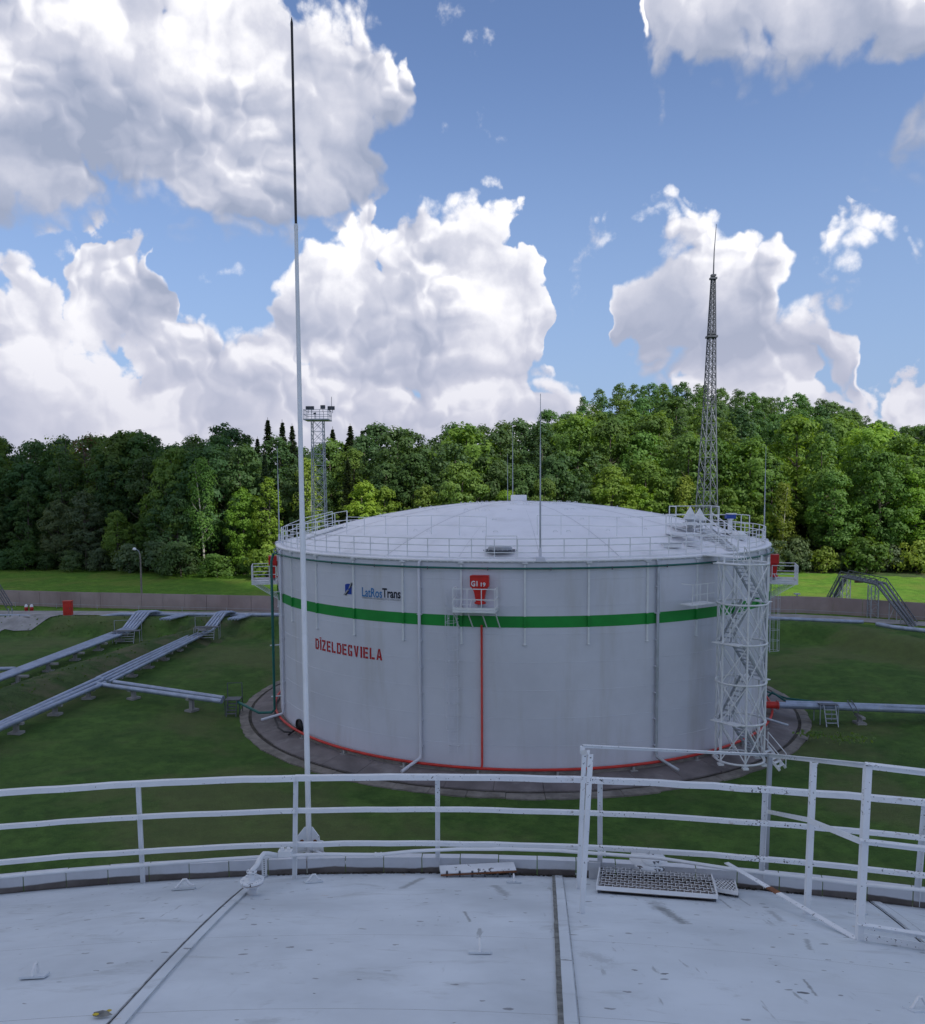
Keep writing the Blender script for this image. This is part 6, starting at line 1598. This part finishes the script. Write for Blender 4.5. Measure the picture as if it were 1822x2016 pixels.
# labels: each tree by its look, its row and its neighbours
LM = [(-9999, 'left of the picture edge'), (0, 'between the left edge and the street lamp'), (280, 'between the street lamp and the tall pole'), (590, 'just right of the tall pole by the floodlight tower'), (760, 'behind the left half of the tank roof'), (1064, 'behind the right half of the tank roof'), (1300, 'around the lattice mast'), (1488, 'right of the thin rod above the tank rim'), (1655, 'above the pipe bridge'), (1822, 'past the right edge')]
ROW = {-1: 'at the foot of the wood', 0: 'in the front row', 1: 'in the second row', 2: 'in the third row', 3: 'in the fourth row', 4: 'in the rearmost row of the lower wood', 5: 'at the foot of the hill', 6: 'low on the hill', 7: 'halfway up the hill', 8: 'near the hilltop', 9: 'along the hilltop'}
ORD = ['first', 'second', 'third', 'fourth', 'fifth', 'sixth', 'seventh', 'eighth', 'ninth', 'tenth', 'eleventh', 'twelfth']
sets_ = {}
for f in forest:
    L_ = [b for a, b in LM if f[3] >= a][-1]; sets_.setdefault((f[1], f[2], f[4], L_), []).append(f)
for (k, p_, row, L_), fs_ in sets_.items():
    fs_.sort(key=lambda f: f[3])
    for i, f in enumerate(fs_):
        w_ = WORDS.get((k, p_), 'green tree'); o_ = '' if len(fs_) == 1 else (' '+ORD[i]+' from left' if i < 12 else ' far right')
        lb = f"{w_} {ROW[row]} {L_}{','+o_ if o_ else ''}"
        while len(lb.split()) > 16: lb = lb.replace(' of the picture edge', ' of frame').replace(' of the lower wood', '').replace('just right of the tall pole by', 'by').replace('right of the thin rod above the tank rim', 'beyond the right thin rod').replace('between the left edge and the street lamp', 'left of the street lamp').replace('between the street lamp and the tall pole', 'right of the street lamp').replace('behind the left half of the tank roof', 'behind the left tank roof').replace('behind the right half of the tank roof', 'behind the right tank roof'); break
        if len(lb.split()) > 16: lb = lb.replace('in the ', '').replace('at the ', '').replace('tree ', '')
        tag(f[0], lb, {'bush': 'shrub'}.get(k, 'tree'), {'bush': 'shrubs along the edge of the wood', 'spruce': 'spruces in the wood', 'birch': 'birches in the wood'}.get(k, 'trees on the hill' if row > 4 else 'broadleaf trees in the wood'))
# the depth of the wood behind: one mass nobody could count
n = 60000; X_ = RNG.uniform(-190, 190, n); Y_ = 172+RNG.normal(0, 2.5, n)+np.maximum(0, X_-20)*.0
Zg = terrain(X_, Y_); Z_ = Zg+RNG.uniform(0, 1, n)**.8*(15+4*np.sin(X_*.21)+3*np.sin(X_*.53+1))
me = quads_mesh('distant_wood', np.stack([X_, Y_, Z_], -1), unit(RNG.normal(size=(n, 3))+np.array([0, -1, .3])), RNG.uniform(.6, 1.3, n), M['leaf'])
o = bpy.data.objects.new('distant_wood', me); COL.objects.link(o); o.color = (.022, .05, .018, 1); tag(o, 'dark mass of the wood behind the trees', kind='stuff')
# undergrowth inside the wood
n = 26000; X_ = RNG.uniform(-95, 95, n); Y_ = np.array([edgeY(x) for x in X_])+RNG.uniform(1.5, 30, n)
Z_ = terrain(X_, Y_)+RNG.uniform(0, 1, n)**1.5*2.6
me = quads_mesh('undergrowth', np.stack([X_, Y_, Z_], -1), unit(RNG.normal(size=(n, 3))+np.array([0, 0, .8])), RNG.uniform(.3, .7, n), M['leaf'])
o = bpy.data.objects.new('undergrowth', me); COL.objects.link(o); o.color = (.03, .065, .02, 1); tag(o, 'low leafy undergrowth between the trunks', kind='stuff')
# weeds on the banks and meadow edge
n = 30000; X_ = RNG.uniform(-75, 70, n); Y_ = RNG.uniform(45, 140, n)
dd_, _ = pdist(X_, Y_, DIAG); db_, sb_ = pdist(X_, Y_, BERMP); dw_, sw_ = pdist(X_, Y_, WALLP)
keep = ((dd_ < 3) | ((db_ < 4) & (sb_ < 0) & (X_ < 0))) & (RNG.random(n) < .8)
X_, Y_ = X_[keep], Y_[keep]; Z_ = terrain(X_, Y_)+RNG.uniform(.02, .16, len(X_))
me = quads_mesh('weeds', np.stack([X_, Y_, Z_], -1), unit(RNG.normal(size=(len(X_), 3))+np.array([0, 0, .6])), RNG.uniform(.07, .2, len(X_)), M['leaf'])
o = bpy.data.objects.new('weeds', me); COL.objects.link(o); o.color = (.06, .12, .03, 1); tag(o, 'tufts of weeds on the banks and the meadow', kind='stuff')
for lab, x, y, s_ in (('sprawling weed clump in the grass right of the apron', 1665, 1460, .8), ('small weed clump under the pale pipes', 1600, 1452, .5)):
    p = G(x, y, 0); n = 90; q = RNG.normal(size=(n, 3))*np.array([.8, .6, .12])*s_+np.array([p.x, p.y, .2]); q[:, 2] = np.abs(q[:, 2])+.02
    me = quads_mesh('weed_clump', q-np.array([p.x, p.y, 0]), unit(RNG.normal(size=(n, 3))+np.array([0, 0, 1])), RNG.uniform(.08, .2, n), M['leaf'])
    o = bpy.data.objects.new('weed_clump', me); COL.objects.link(o); o.location = p; o.color = (.12, .21, .06, 1); tag(o, lab, kind='stuff')

# ================================================================== cumulus overhead: its shadow lies on the tanks and the left of the wood
def cumulus():
    out = [(-420, -160), (60, -160), (110, -60), (118, 20), (112, 60), (90, 80), (60, 91.5), (25, 91), (-12, 93), (-24, 101), (-26, 112), (-33, 124), (-48, 132), (-56, 150), (-60, 190), (-80, 240), (-200, 320), (-420, 300)]
    Hc = 620; sh = SUN*(Hc/SUN.z); pts2 = []
    P_ = [Vector((x, y, 0)) for x, y in out]
    for a, b in zip(P_, P_[1:]+P_[:1]):
        n_ = max(1, int((b-a).length/14))
        for i in range(n_): pts2.append(a.lerp(b, i/n_)+Vector((random.uniform(-2.2, 2.2), random.uniform(-2.2, 2.2), 0)))
    c = sum(pts2, Vector())/len(pts2); n = len(pts2); mb = MB(); vs = []
    L = [(1.0, 0), (.985, 9), (.90, 34), (.72, 60), (.45, 78), (.18, 88)]
    for f, z in L:
        for p in pts2:
            q = c+(p-c)*f; vs.append((q.x+sh.x, q.y+sh.y, Hc+z+(random.uniform(-6, 6) if z > 10 else 0)))
    fs = [(j*n+i, j*n+(i+1) % n, (j+1)*n+(i+1) % n, (j+1)*n+i) for j in range(len(L)-1) for i in range(n)]
    mb.add(vs, fs, True); mb.add([vs[i] for i in range(n)], [tuple(range(n-1, -1, -1))]); mb.add([vs[(len(L)-1)*n+i] for i in range(n)], [tuple(range(n))])
    mt = mat('cloud_white', (.9, .9, .92), 1., var=.03, scale=.02, spec=0)
    o = obj('cloud', mb, mt, label='broad cumulus drifting overhead', kind='structure')
cumulus()
